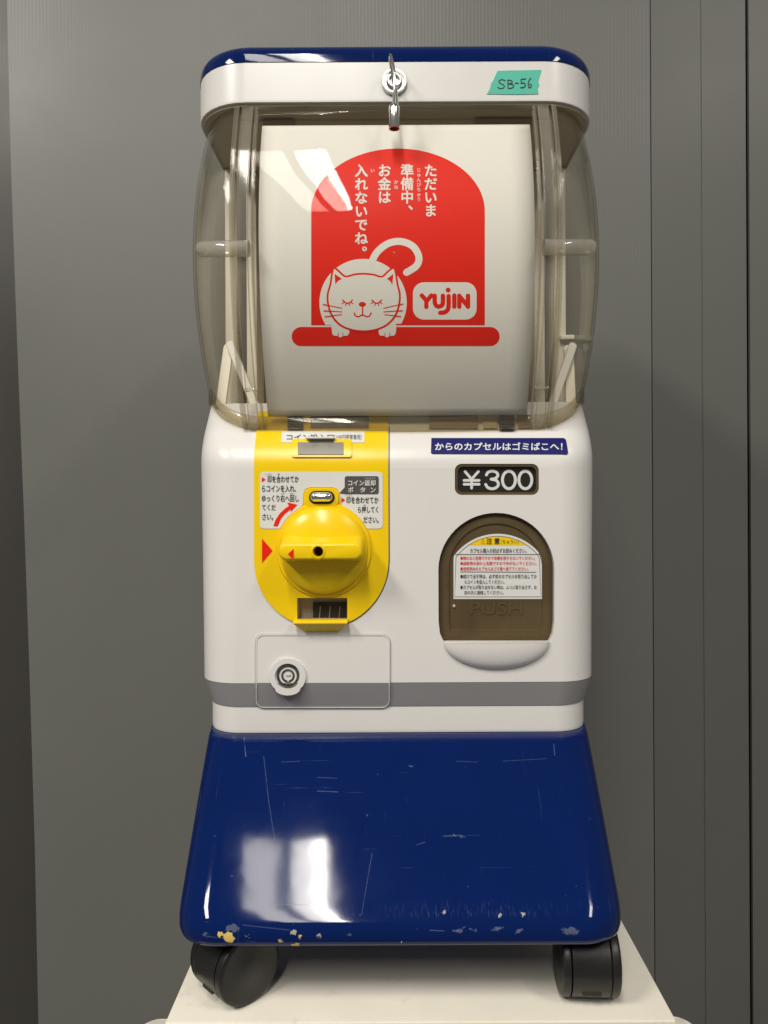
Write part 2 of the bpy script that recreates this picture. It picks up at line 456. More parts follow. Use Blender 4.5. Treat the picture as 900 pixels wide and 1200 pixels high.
sx = wx(765, 600)[0]; sx2 = wx(877.5, 600)[0]; sx3 = wx(822, 100)[0]
board('panel', [(ex0, top)] + edge + [(ex1, bot), (sx - 0.0008, bot), (sx - 0.0008, top)], WY, 0.005, 'board', wall)
board('panel', [(sx + 0.0008, top), (sx + 0.0008, bot), (sx2 - 0.0010, bot), (sx2 - 0.0010, top)], WY + 0.001, 0.005, 'board2', wall)
board('panel', [(sx2 + 0.0014, top), (sx2 + 0.0014, bot), (sx2 + 0.9, bot), (sx2 + 0.9, top)], WY - 0.003, 0.005, 'board2', wall)
# overlapping short sheet in the right-hand boards
zlo = wx(822, 312)[1]
board('panel', [(sx3, top), (sx3, bot), (sx2 - 0.002, bot), (sx2 - 0.002, top)], WY - 0.0002, 0.0010, 'board2', wall)
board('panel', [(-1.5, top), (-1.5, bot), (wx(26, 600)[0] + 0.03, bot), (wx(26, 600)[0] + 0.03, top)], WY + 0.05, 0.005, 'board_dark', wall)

TX0, TX1, TY0 = -0.1452, 0.1773, 0.4896
tab = empty('white_stand', (0.016, 0.70, 0), 'white cabinet top with a raised front lip, under the capsule machine', 'stand')
ORG = tab.location.copy()
bm = bmesh.new(); box(bm, (TX0, TY0 - 0.006, -0.022), (TX1, 0.94, 0.0), 0.0015); obj('top_panel', bm, 'table', tab)
bm = loft([[(x, y, z) for x, y in rrect(0.176 - i, TY0 - 0.034 + i, TY0 - 0.0008 , 0.011 - i * 0.5, cx=0.0135)]
           for z, i in ((-0.034, 0.002), (-0.030, 0.0), (-0.0055, 0.0), (-0.0030, 0.0007), (-0.0016, 0.0022), (-0.0010, 0.0045))])
obj('front_lip', bm, 'table', tab)
bm = bmesh.new(); box(bm, (TX0 + 0.004, TY0 + 0.012, -0.72), (TX1 - 0.004, 0.93, -0.0225), 0.002); obj('cabinet_body', bm, 'table', tab)

# ------------------------------------------------------------------ the capsule machine
CX = 0.0035
mac = empty('capsule_vending_machine', (CX, 0.68, 0.0), 'white and navy capsule toy machine with clear dome and yellow coin panel', 'vending machine')
ORG = mac.location.copy()
YB = 0.85
BODY = BODY_ = [(0.155, 0.5745), (0.1743, 0.5745), (0.1938, 0.567), (0.352, 0.567), (0.358, 0.5676), (0.363, 0.5690), (0.368, 0.5715), (0.375, 0.5762), (0.382, 0.5818), (0.405, 0.6020)]
SHZ = [(y, z) for z, y in [(0.3519, 0.5669)] + BODY_[4:]]
FB = interp(BODY)
FRONT = 0.567
# --- foot: sloping blue deck
deck = [(0.0475, 0.1425, 0.4845, 0.026), (0.0495, 0.1440, 0.4815, 0.027), (0.054, 0.1448, 0.4795, 0.028), (0.060, 0.1450, 0.4805, 0.0285),
        (0.065, 0.1450, 0.4835, 0.0285), (0.070, 0.1450, 0.4880, 0.0285), (0.080, 0.1450, 0.4975, 0.028), (0.100, 0.1450, 0.5165, 0.027), (0.125, 0.1450, 0.5405, 0.026),
        (0.150, 0.1450, 0.5655, 0.025), (0.1545, 0.1445, 0.5715, 0.025)]
rings = [[(x, y, z) for x, y in rrect(hw, yf, YB, r, 12, CX)] for z, hw, yf, r in deck]
under = [[(x, y, z) for x, y in rrect(0.1425 - i, 0.4845 + i, YB - i, 0.024, 12, CX)] for z, i in ((0.062, 0.005), (0.0475, 0.004))]
base = weighted(obj('base', loft(under + rings), 'blue_deck', mac, 50))
# yellow chips where the lacquer is knocked off the front edge
def chips():
    m = M['blue_deck']; N, L = nodes(m)
    tc = N.new('ShaderNodeTexCoord'); n = N.new('ShaderNodeTexNoise'); n.inputs['Scale'].default_value = 330; n.inputs['Detail'].default_value = 6; n.inputs['Roughness'].default_value = 0.7
    L.new(tc.outputs['Object'], n.inputs['Vector'])
    cur = dmx.outputs[2]
    FD = interp([(z, yf) for z, hw, yf, r in deck])
    for (u, v, rad, col) in ((268, 1099, 6.5, 'y'), (258, 1095, 3.5, 'y'), (262, 1112, 7, 'y'), (290, 1097, 2, 'y'), (345, 1093, 3.5, 'w'), (347, 1108, 5, 'y'), (352, 1098, 2, 'y'), (328, 1103, 2, 'y'), (272, 1088, 5, 'g'),
                             (226, 1094, 3, 'g'), (240, 1096, 3, 'g'), (374, 1096, 2, 'w'), (408, 1096, 2, 'g'), (668, 1091, 5.5, 'g'), (613, 1071, 2.2, 'w'), (521, 1069, 2, 'w'), (585, 1073, 1.7, 'w'), (470.5, 1104, 0.9, 'line'), (536, 1091, 2.4, 'g'), (556, 1090, 2.4, 'g'), (582, 1089, 2.4, 'g'), (608, 1091, 2.4, 'g'),
                             (497, 1110, 3, 'g'), (625, 1112, 3.5, 'g'), (634, 1112, 2, 'w'), (540, 980, 1.6, 's'), (533, 979, 1.4, 's'), (482, 898, 1.6, 's')):
        p = at(u, v, FD) - ORG
        vm = N.new('ShaderNodeVectorMath'); vm.operation = 'SUBTRACT'; L.new(tc.outputs['Object'], vm.inputs[0]); vm.inputs[1].default_value = p
        sc2 = N.new('ShaderNodeVectorMath'); sc2.operation = 'MULTIPLY'; L.new(vm.outputs[0], sc2.inputs[0])
        sc2.inputs[1].default_value = (1, 1, 0.18) if col == 'line' else (0.55, 1, 1.3) if col in 'gs' else (0.9, 1, 1)
        ln = N.new('ShaderNodeVectorMath'); ln.operation = 'LENGTH'; L.new(sc2.outputs[0], ln.inputs[0])
        ad = N.new('ShaderNodeMath'); ad.operation = 'MULTIPLY_ADD'; L.new(n.outputs[0], ad.inputs[0]); ad.inputs[1].default_value = -0.0085 if col != 'line' else 0.0; L.new(ln.outputs['Value'], ad.inputs[2])
        r = rad * 0.00054
        mr = N.new('ShaderNodeMapRange'); mr.inputs[1].default_value = r - 0.0043 if col != 'line' else r; mr.inputs[2].default_value = (r - 0.0048) if col != 'line' else r * 0.7
        mr.inputs[3].default_value = 0; mr.inputs[4].default_value = {'y': 1, 'w': 0.7, 'g': 0.17, 's': 0.2, 'line': 0.8}[col]; L.new(ad.outputs[0], mr.inputs[0])
        mx = N.new('ShaderNodeMix'); mx.data_type = 'RGBA'; mx.inputs[7].default_value = {'y': (0.62, 0.46, 0.13, 1), 'w': (0.5, 0.48, 0.36, 1)}.get(col, (0.42, 0.47, 0.5, 1))
        L.new(mr.outputs[0], mx.inputs[0]); L.new(cur, mx.inputs[6]); cur = mx.outputs[2]
    def hairline(u0, v0, u1, v1, wd, amt):
        nonlocal cur
        a, b = at(u0, v0, FD) - ORG, at(u1, v1, FD) - ORG; ab = b - a
        def vm(op, x, y):
            q = N.new('ShaderNodeVectorMath'); q.operation = op
            for k_, e in enumerate((x, y)):
                if isinstance(e, Vector): q.inputs[k_].default_value = e
                elif e is not None: L.new(e, q.inputs[k_])
            return q
        d = vm('SUBTRACT', tc.outputs['Object'], a).outputs[0]
        wob = N.new('ShaderNodeMath'); wob.operation = 'MULTIPLY_ADD'; L.new(n.outputs[0], wob.inputs[0]); wob.inputs[1].default_value = 0.0006; wob.inputs[2].default_value = -0.0003
        t = N.new('ShaderNodeMath'); t.operation = 'DIVIDE'; t.use_clamp = True; L.new(vm('DOT_PRODUCT', d, ab).outputs['Value'], t.inputs[0]); t.inputs[1].default_value = ab.length_squared
        sc3 = N.new('ShaderNodeVectorMath'); sc3.operation = 'SCALE'; sc3.inputs[0].default_value = ab; L.new(t.outputs[0], sc3.inputs['Scale'])
        dist = vm('LENGTH', vm('SUBTRACT', d, sc3.outputs[0]).outputs[0], None).outputs['Value']
        ds = N.new('ShaderNodeMath'); ds.operation = 'ADD'; L.new(dist, ds.inputs[0]); L.new(wob.outputs[0], ds.inputs[1])
        r_ = N.new('ShaderNodeMapRange'); r_.inputs[1].default_value = wd; r_.inputs[2].default_value = wd * 0.4; r_.inputs[3].default_value = 0; r_.inputs[4].default_value = amt * 0.40; L.new(ds.outputs[0], r_.inputs[0])
        mx = N.new('ShaderNodeMix'); mx.data_type = 'RGBA'; mx.inputs[7].default_value = (0.30, 0.35, 0.48, 1)
        L.new(r_.outputs[0], mx.inputs[0]); L.new(cur, mx.inputs[6]); cur = mx.outputs[2]
    for h in ((309, 886, 315, 940, 0.00030, 0.5), (315, 940, 322, 984, 0.00030, 0.45), (436, 1000, 424, 1070, 0.00030, 0.4), (286, 864, 288, 886, 0.00055, 0.6), (649, 872, 650, 885, 0.0004, 0.5), (330, 893, 352, 892, 0.0003, 0.4), (372, 911, 395, 912, 0.0003, 0.4), (372, 927, 396, 928, 0.0004, 0.5),
              (535, 892, 560, 893, 0.0003, 0.35), (590, 892, 640, 889, 0.0003, 0.3), (488, 990, 498, 987, 0.00035, 0.4), (520, 980, 541, 979, 0.0005, 0.4), (285, 1084, 340, 1090, 0.0004, 0.3), (240, 1097, 300, 1104, 0.0004, 0.35), (504, 1090, 520, 1091, 0.0004, 0.45), (535, 1092, 545, 1086, 0.0004, 0.45), (576, 1090, 590, 1087, 0.0004, 0.5), (604, 1094, 612, 1088, 0.0004, 0.45)):
        hairline(*h)
    # rubbed, greyed line along the brow of the front edge
    sp = N.new('ShaderNodeSeparateXYZ'); L.new(tc.outputs['Object'], sp.inputs[0])
    def rng(sock, a, b, c, d):
        r_ = N.new('ShaderNodeMapRange'); r_.interpolation_type = 'SMOOTHSTEP'
        for k_, v_ in enumerate((a, b, c, d)): r_.inputs[k_ + 1].default_value = v_
        L.new(sock, r_.inputs[0]); return r_.outputs[0]
    def mul(a, b):
        x = N.new('ShaderNodeMath'); x.operation = 'MULTIPLY'; L.new(a, x.inputs[0]); L.new(b, x.inputs[1]); return x.outputs[0]
    mp = N.new('ShaderNodeMapping'); mp.inputs['Scale'].default_value = (900, 160, 160); L.new(tc.outputs['Object'], mp.inputs['Vector'])
    n2 = N.new('ShaderNodeTexNoise'); n2.inputs['Scale'].default_value = 1; n2.inputs['Detail'].default_value = 6; L.new(mp.outputs[0], n2.inputs['Vector'])
    k = mul(mul(rng(sp.outputs['Z'], 0.0645, 0.0675, 0, 1), rng(sp.outputs['Z'], 0.0680, 0.074, 1, 0)), rng(n2.outputs[0], 0.50, 0.85, 0, 0.20))
    k = mul(k, mul(rng(sp.outputs['X'], -0.02, 0.005, 0.0, 1), rng(sp.outputs['X'], 0.07, 0.10, 1, 0.2)))
    mx = N.new('ShaderNodeMix'); mx.data_type = 'RGBA'; mx.inputs[7].default_value = (0.30, 0.33, 0.42, 1)
    L.new(k, mx.inputs[0]); L.new(cur, mx.inputs[6]); cur = mx.outputs[2]
    L.new(cur, dp_.inputs['Base Color'])
chips()

# --- casters: hood with two wheels, four of them
def caster(x, y, rot):
    global ORG
    keep = ORG; ORG = Vector((0, 0, 0)); r = 0.0235
    bm = bmesh.new()
    # hood: arc cover between the wheels and over the top
    prof = []
    n = 18
    for i in range(n + 1):
        a = R(-100 + 345 * i / n); prof.append((math.cos(a) * (r + 0.0001), r + math.sin(a) * (r + 0.0001)))
    HW = 0.0122
    ring0 = [bm.verts.new((-HW, p[0], min(p[1], 0.0472))) for p in prof]; ring1 = [bm.verts.new((HW, p[0], min(p[1], 0.0472))) for p in prof]
    for i in range(n): bm.faces.new((ring0[i], ring0[i + 1], ring1[i + 1], ring1[i]))
    bm.faces.new(ring0[::-1]); bm.faces.new(ring1)
    lathe(bm, [(0.009, 0.040), (0.009, 0.0478), (0.006, 0.0478), (0.006, 0.0615)], (0, -0.004, 0), 'z', 20)
    hood = obj('caster', bm, 'rubber', mac, 40)
    for s in (-1, 1):
        bm = bmesh.new()
        lathe(bm, [(r * 0.90, 0.0124), (r * 0.975, 0.0128), (r, 0.0134), (r, 0.0168), (r * 0.975, 0.0182), (r * 0.91, 0.0190), (r * 0.84, 0.0190), (r * 0.30, 0.0194), (r * 0.26, 0.0197)], (0, 0, r), 'x', 40)
        if s < 0:
            for v in bm.verts: v.co.x *= -1
        obj('wheel', bm, 'rubber', hood, 35)
    bm = bmesh.new(); box(bm, (-0.006, -r * 0.86 - 0.0008, r - 0.0135), (0.006, -r * 0.86 + 0.004, r - 0.0110), 0.0004)
    obj('brake_slot', bm, 'dark', hood, 35)
    ORG = keep
    hood.location = Vector((x, y, 0)) - ORG; hood.rotation_euler = (0, 0, rot)
caster(-0.107, 0.514, R(-46))
caster(0.1275, 0.513, R(-3))
caster(-0.100, 0.80, R(25)); caster(0.112, 0.80, R(-60))

# --- white housing with its openings cut in
skirt = stack([(0.1548, 0.1440, 0.5750, YB, 0.026), (0.157, 0.1445, 0.5745, YB, 0.027), (0.1743, 0.1447, 0.5745, YB, 0.028)], CX)
weighted(obj('skirt', skirt, 'white', mac))
band = stack([(0.1744, 0.1449, 0.5742, YB, 0.028), (0.1750, 0.1450, 0.5738, YB, 0.028), (0.1930, 0.1492, 0.5675, YB, 0.030), (0.1938, 0.1494, 0.5672, YB, 0.030)], CX)
weighted(obj('grey_band', band, 'grey', mac))
hous = stack([(0.1939, 0.1495, 0.5670, YB, 0.030), (0.27, 0.1503, 0.5670, YB, 0.031)] +
             [(z, 0.1503 + 0.0012 * min(1, (z - 0.27) / 0.1) - max(0, z - 0.372) ** 1.6 * 0.28, y, YB, 0.031 - 0.007 * max(0, z - 0.352) / 0.053) for z, y in BODY[3:] if z > 0.34] , CX)
def prism(poly, y0, y1):
    bm = bmesh.new()
    a = [bm.verts.new(at(u, v, FRONT) + Vector((0, y0 - FRONT, 0))) for u, v in poly]
    b = [bm.verts.new(x.co + Vector((0, y1 - y0, 0))) for x in a]
    bm.faces.new(a); bm.faces.new(b[::-1]); n = len(a)
    for i in range(n): bm.faces.new((a[i], b[i], b[(i + 1) % n], a[(i + 1) % n]))
    return bm
arch = [(520, 752), (515.5, 742), (514, 728)] + poly_el(581.7, 668, 68, 67, 28, 180, 360) + [(649.5, 728), (648, 742), (643.5, 752)]
def inset(poly, d, cu=581.7, cv=680):
    out = []
    n = len(poly)
    for i in range(n):
        a, b, c = Vector(poly[i - 1]), Vector(poly[i]), Vector(poly[(i + 1) % n])
        t = (c - a).normalized(); nn = Vector((-t.y, t.x))
        if nn.dot(Vector((cu, cv)) - b) < 0: nn = -nn
        out.append(tuple(b + nn * d))
    return out
cut_arch = prism(arch, FRONT - 0.02, FRONT + 0.050)
price_poly = poly_rr(533, 543.5, 631.5, 580, 8)
cut_price = prism(price_poly, FRONT - 0.02, FRONT + 0.004)
ret_poly = [(348.5, 700.5), (407, 700.5), (407, 727), (348.5, 727)]
cut_ret = prism(ret_poly, FRONT - 0.02, FRONT + 0.022)
bm = boolean(hous, [cut_arch, cut_price, cut_ret])
bmesh.ops.remove_doubles(bm, verts=bm.verts, dist=1e-6)
weighted(obj('housing', bm, 'white', mac, 35))
# thin dark parting line under the dome is the dome flange itself (below)

# bulging lip of the catch tray under the opening
p = at(582, 752.3, FRONT); bm = bmesh.new(); rows = []
for i in range(13):
    th = R(90 * i / 12); row = []
    for k in range(33):
        ph = math.pi * k / 32
        row.append(bm.verts.new((p.x - 0.0392 * math.cos(ph) * math.cos(th), FRONT + 0.0006 - 0.0085 * math.sin(ph) ** 0.8 * math.cos(th) ** 0.9, p.z - 0.0200 * math.sin(th))))
    rows.append(row)
for A, B in zip(rows, rows[1:]):
    for k in range(32): bm.faces.new((A[k], A[k + 1], B[k + 1], B[k]))
bm.faces.new(rows[0][::-1])
bmesh.ops.remove_doubles(bm, verts=bm.verts, dist=1e-6)
obj('catch_tray', bm, 'white', mac, 50)
# --- delivery door of smoked plastic
fl = prism(inset(arch, 0.7), FRONT + 0.0050, FRONT + 0.0080)
bmesh.ops.recalc_face_normals(fl, faces=fl.faces)
fl.normal_update(); fr = min((f for f in fl.faces if len(f.verts) > 10), key=lambda f: f.calc_center_median().y)
bmesh.ops.inset_region(fl, faces=[fr], thickness=0.0034, depth=0.0022, use_even_offset=True)
bmesh.ops.inset_region(fl, faces=[fr], thickness=0.0040, depth=0.0, use_even_offset=True)
bmesh.ops.inset_region(fl, faces=[fr], thickness=0.0008, depth=-0.0013, use_even_offset=True)
flap = obj('delivery_door', fl, 'smoke', mac, 25)
bm = prism(inset(arch, 1.5), FRONT + 0.040, FRONT + 0.042); obj('chute_back', bm, 'brown', mac, None)
FLAP = FRONT + 0.0041
bm = bmesh.new(); p = at(532, 710, FLAP); lathe(bm, [(0.0011, 0), (0.0011, 0.0012), (0.0006, 0.0016)], p, '-y', 14); obj('rivet', bm, 'beige', flap)
text([('PUSH', (551, 706, 612, 720), 0.02)], FLAP, 0.0006, 'smoke', flap, 'embossed_lettering')
# notice on the door
nt = [(531.5, 702), (531.5, 654)] + [(583.3 + 64 * math.sin(R(a)), 689.5 - 64 * math.cos(R(a))) for a in range(-53, 54, 6)] + [(635, 654), (635, 702)]
notice = printed('notice_sticker', nt, FLAP, 0.0004, 'label', mac, back=0.00005)
def outline(poly, d, wd): return [inset(poly, d, 582, 670), inset(poly, d + wd, 582, 670)]
a_, b_ = outline(nt, 2.6, 0.55)
bm = bmesh.new(); va = [bm.verts.new((u, v, 0)) for u, v in a_]; vb = [bm.verts.new((u, v, 0)) for u, v in b_]
for i in range(len(va)): bm.faces.new((va[i], va[(i + 1) % len(va)], vb[(i + 1) % len(va)], vb[i]))
obj('printed_border', onto(bm, FLAP, 0.0006), 'dkgrey', notice, None)
yb = [(583.3 + 60.6 * math.sin(R(a)), 689.5 - 60.6 * math.cos(R(a))) for a in range(-33, 34, 6)]
printed('yellow_heading', yb, FLAP, 0.0006, 'yellow', notice)
printed('printed_rule', [[(533.6, 649.4), (632.5, 649.4), (632.5, 650.0), (533.6, 650.0)], [(539, 669.8), (628, 670.2), (628, 670.8), (539, 670.4)]], FLAP, 0.0007, 'dkgrey', notice)
text([('注 意', (570, 630.5, 585.5, 637.6), 0.02), ('⚠', (563.5, 632, 568.5, 637.3), 0.0), ('（ちゅうい）', (587, 632.3, 608, 637.5), 0.0),
      ('カプセル購入の前必ずお読みください。', (551, 642.6, 617, 648), 0.004),
      ('●続けて出す時は、必ず前のカプセルを取り出してか', (539.5, 673, 629, 677.8), 0.004), ('らコインを投入してください。', (544.5, 679.5, 591, 684.2), 0.004),
      ('●カプセルが取り出せない時は、ムリに取り出さず、お', (539.5, 685.8, 629, 690.4), 0.004), ('店の方に連絡してください。', (544, 692, 590, 696.6), 0.004)], FLAP, 0.0008, 'ink', notice)
text([('●倒れると危険ですので本機を揺すらないでください。', (539.5, 651.8, 627, 656), 0.006), ('●誤飲等の恐れと危険ですので中がないでください。', (539.5, 658, 628.5, 662.2), 0.006),
      ('●使用済みのカプセルはゴミ箱へ捨ててください。', (539.5, 664.2, 619, 668.6), 0.006)], FLAP, 0.0008, 'red', notice)

# --- price window
PW = FRONT + 0.0038
pr = printed('price_plate', poly_rr(533.6, 544.2, 630.8, 579.4, 7.5), PW, 0.0, 'black', mac, back=-0.0001)
a_ = poly_rr(533.2, 543.8, 631.2, 579.8, 8); b_ = poly_rr(536.5, 546.8, 628, 576.8, 6)
bm = bmesh.new(); va = [bm.verts.new((u, v, 0)) for u, v in a_]; vb = [bm.verts.new((u, v, 0)) for u, v in b_]
for i in range(len(va)): bm.faces.new((va[i], va[(i + 1) % len(va)], vb[(i + 1) % len(va)], vb[i]))
obj('window_rim', onto(bm, FRONT + 0.0008, 0.0, None, -0.002), 'smoke', pr, 30)
def q_(a, b): return (470 + a * 240 / 900, 480 + b * 240 / 900)
def Q_(pts): return [q_(a, b) for a, b in pts]
def hoop(cu, cv, ru, rv, wd, n=40):
    o_, i_ = poly_el(cu, cv, ru + wd / 2, rv + wd / 2, n), poly_el(cu, cv, ru - wd / 2, rv - wd / 2, n)
    return [[o_[k], o_[(k + 1) % n], i_[(k + 1) % n], i_[k]] for k in range(n)]
yen = [[(281, 272), (310, 306)], [(340, 272), (310, 306)], [(310, 306), (310, 345)], [(277, 311), (343, 311)], [(277, 328), (343, 328)]]
bm = bmesh.new()
def add(dst, polys, off):
    b = onto(flat(polys), PW, off); me = bpy.data.meshes.new('t'); b.to_mesh(me); b.free(); dst.from_mesh(me); bpy.data.meshes.remove(me)
for i, p_ in enumerate(yen): add(bm, [stroke(Q_(p_), 3.1)], 0.0004 + i * 0.00002)
obj('yen_sign', bm, 'label', pr, None)
bm = bmesh.new()
add(bm, [stroke(Q_([(375, 287), (383, 275), (401, 270), (419, 276), (425, 289), (415, 302), (396, 306)]), 3.3)], 0.0004)
add(bm, [stroke(Q_([(396, 306), (418, 311), (428, 327), (419, 342), (400, 348), (381, 342), (372, 329)]), 3.3)], 0.00042)
obj('digit', bm, 'label', pr, None)
for a_c in (474, 546):
    bm = bmesh.new(); add(bm, hoop(*q_(a_c, 309), 7.6, 10.3, 3.4), 0.0004); obj('digit', bm, 'label', pr, None)
# --- navy recycling sticker on the shoulder
st = printed('navy_sticker', [(505.5, 513.2), (660.5, 513.2), (663.2, 515), (666, 530.5), (664.5, 532.5), (506.5, 532), (505, 530.5)], FB, 0.0004, 'navy', mac, step=3, back=0.00005)
text([('からのカプセルはゴミばこへ！', (510, 518.6, 659.0, 527.4), 0.02)], FB, 0.0007, 'label', st)

# --- yellow coin panel: folded over the shoulder, U-shaped foot
arcb = [(376.5 + 78.8 * math.cos(R(a)), 657 + 79 * math.sin(R(a))) for a in range(0, 181, 6)]
pan = [(303, 482), (454.5, 482), (454.7, 530)] + arcb + [(297.8, 530)]
pbm = onto(flat([pan]), FB, 0.0012, 4, -0.001)
cut = prism(ret_poly, FRONT - 0.02, FRONT + 0.022)
bmesh.ops.remove_doubles(pbm, verts=pbm.verts, dist=1e-7)
pbm = boolean(pbm, [cut])
panel = obj('coin_panel', pbm, 'yellow', mac, 30)
# thin dark joint round the panel's right side
jt = stroke([(456.2, 500), (456.0, 560), (456.2, 657)] + [(376.5 + 79.7 * math.cos(R(a)), 657 + 79.9 * math.sin(R(a))) for a in range(8, 70, 6)], 0.9, curve=False)
printed('panel_joint', jt, FB, 0.0002, 'dark', panel, step=4)
# coin return recess
bm = bmesh.new(); a = at(349, 701, FRONT + 0.0215); b = at(406.5, 726.5, FRONT + 0.0215)
def openbox(u0, v0, u1, v1, y0, y1, inset_=0.0003):
    bm = bmesh.new(); P = [at(u, v, FRONT) for u, v in ((u0, v0), (u1, v0), (u1, v1), (u0, v1))]
    c = sum(P, Vector()) / 4; P = [p + (c - p).normalized() * inset_ for p in P]
    f = [bm.verts.new((p.x, y0, p.z)) for p in P]; k = [bm.verts.new((p.x, y1, p.z)) for p in P]
    for i in range(4): bm.faces.new((f[i], f[(i + 1) % 4], k[(i + 1) % 4], k[i]))
    bm.faces.new(k); return bm
ret = obj('coin_return', openbox(348.5, 700.5, 407, 727, FRONT - 0.0008, FRONT + 0.014), 'beige', panel, None)
bm = bmesh.new(); q0 = at(365, 708.5, FRONT); q1 = at(407, 727, FRONT)
box(bm, (q0.x, FRONT + 0.011, q1.z), (q1.x - 0.0003, FRONT + 0.0138, q0.z)); obj('return_slot', bm, 'dark', panel, None)
for k in range(3):
    bm = bmesh.new(); q = at(375 + k * 11.5, 717, FRONT + 0.010); tube(bm, [q + Vector((0.0004, 0, 0.0045)), q - Vector((0.0004, 0, 0.0050))], 0.0005, 6); obj('slot_fin', bm, 'brown', panel, 30)
# lip of the return tray
lp = []
a = at(343.5, 725, FRONT); b = at(410.5, 725, FRONT)
bm = loft([[(a.x + i, FRONT - y, a.z + z) for i, y, z in ()]], False, False) if False else bmesh.new()
secs = [(0.0, 0.0012), (0.0, 0.009), (-0.0005, 0.0102), (-0.0012, 0.0107), (-0.0022, 0.0106), (-0.0060, 0.0060), (-0.0095, 0.0012)]
rows = []
for dz, pr_ in secs:
    row = []
    for i in range(9):
        t = i / 8; x = a.x + (b.x - a.x) * t
        k = 1.0 - 0.35 * max(0, -dz - 0.002) / 0.008
        xm = (a.x + b.x) / 2
        row.append(bm.verts.new((xm + (x - xm) * k * 0.93, FRONT - pr_, a.z + dz)))
    rows.append(row)
for A, B in zip(rows, rows[1:]):
    for i in range(8): bm.faces.new((A[i], A[i + 1], B[i + 1], B[i]))
for e in (0, -1): bm.faces.new([r[e] for r in rows])
obj('return_tray', bm, 'yellow', panel, 40)

# coin slot
cs = printed('slot_label', [(330, 505), (427, 505), (427, 518.5), (330, 518.5)], FB, 0.0016, 'label', panel, step=3, back=0.00125)
text([('コイン投入口', (336, 509, 391, 515.5), 0.02), ('（100円硬貨専用）', (392, 509, 424, 515.5), 0.0)], FB, 0.0019, 'ink', cs)
sl = printed('slot_frame', poly_rr(341.5, 514, 412, 535.5, 3), FB, 0.0028, 'yellow', panel, step=3, back=0.0005)
zp = printed('coin_plate', [(349, 518.2), (402.5, 518.2), (402.5, 532.5), (349, 532.5)], FB, 0.0034, 'zinc', panel, step=3, back=0.0029)
bm = bmesh.new(); q0 = at(360, 514.0, FB); q1 = at(393, 514.0, FB)
tube(bm, [q0 + Vector((0, -0.0052, 0.0)), q1 + Vector((0, -0.0052, 0.0))], 0.0011, 8)
box(bm, (q0.x, q0.y - 0.0046, q0.z - 0.0006), (q1.x, q0.y + 0.0005, q0.z + 0.0006)); obj('slot_lip', bm, 'alu', panel, 35)
printed('coin_slit', [(362, 516.2), (391, 516.2), (391, 518.4), (362, 518.4)], FB, 0.0037, 'dark', panel, back=0.0034)

# instruction label round button and knob
KU, KV = 379.0, 645.0
def lab_edge():
    pts = []
    r = 57.0
    pts += [(309, 553), (444, 553), (446.3, 553.6), (447.9, 555.2), (448.5, 557.5), (448.5, 615), (447.9, 617.3), (446.3, 618.9), (444, 619.5)]
    a0 = math.acos((619.5 - KV) / -r)
    # along the knob circle from right to left, stepping out round the button
    right = [(KU + r * math.sin(t), KV - r * math.cos(t)) for t in [a0 - (a0 - 0.40) * i / 10 for i in range(11)]]
    pts += right
    pts += [(398.5, 586), (398, 579), (396, 573.5), (390, 570.8), (364, 570.8), (357.5, 573), (355.2, 579), (355, 589)]
    left = [(KU - r * math.sin(t), KV - r * math.cos(t)) for t in [0.46 + (a0 - 0.46) * i / 10 for i in range(11)]]
    pts += left + [(309, 619.5), (306.7, 618.9), (305.1, 617.3), (304.5, 615), (304.5, 557.5), (305.1, 555.2), (306.7, 553.6)]
    return pts
lab = printed('instruction_label', lab_edge(), FB, 0.0016, 'label', panel, step=6, back=0.00125)
text([('印を合わせてか', (313.5, 557.5, 350, 565.5), 0.01), ('らコインを入れ、', (307, 568.6, 347, 576.6), 0.01), ('ゆっくり右へ回し', (307, 580, 350, 588), 0.01), ('てくだ', (307, 591.2, 323, 598.2), 0.01), ('さい。', (307.5, 602, 320, 609.5), 0.01),
      ('しるし', (311.5, 555, 319, 557), 0.0), ('あ', (325, 554.6, 328, 557), 0.0), ('みぎ', (329, 577.6, 334, 579.6), 0.0), ('まわ', (340, 577.6, 345, 579.6), 0.0),
      ], FB, 0.0019, 'ink', lab)
text([('印を合わせてか', (406, 582, 443.5, 590), 0.01), ('ら押してく', (419.5, 593.5, 443, 600.8), 0.01), ('ださい。', (426, 605.5, 443.5, 612.8), 0.01), ('しるし', (406, 579.6, 413, 581.6), 0.0), ('お', (426, 591, 429, 593), 0.0)], FB, 0.0019, 'ink', lab)
printed('red_arrow', [(306.8, 559), (306.8, 565), (311.3, 562)], FB, 0.0019, 'red', lab)
printed('red_arrow', [(400, 583), (400, 589), (404.5, 586)], FB, 0.0019, 'red', lab)
arr = [(320.3, 616.5), (323, 609), (328, 601.5), (334.5, 595.5), (338.5, 593.0), (336.8, 588.6), (348.4, 591.5), (341, 599.5), (340.3, 597), (334, 602), (329, 608), (325.5, 616.8)]
printed('red_arrow', arr, FB, 0.0019, 'red', lab)
bub = [(404, 579.0), (397.5, 578), (404, 571)] + poly_rr(404, 558, 443.8, 579, 2.5)[21:] + poly_rr(404, 558, 443.8, 579, 2.5)[:14]
bb = printed('speech_label', bub, FB, 0.0019, 'dkgrey', lab, step=6)
text([('コイン返却', (408, 562.6, 440, 569.2), 0.02), ('ボ', (408, 571, 414, 577), 0.02), ('タ', (422, 571, 428, 577), 0.02), ('ン', (434.5, 571.4, 440, 577), 0.02), ('へんきゃく', (427, 559.6, 440, 561.8), 0.0)], FB, 0.0022, 'label', lab)
printed('red_triangle', [(307, 631), (307, 659.5), (319.3, 645.3)], FB, 0.0016, 'red', panel)
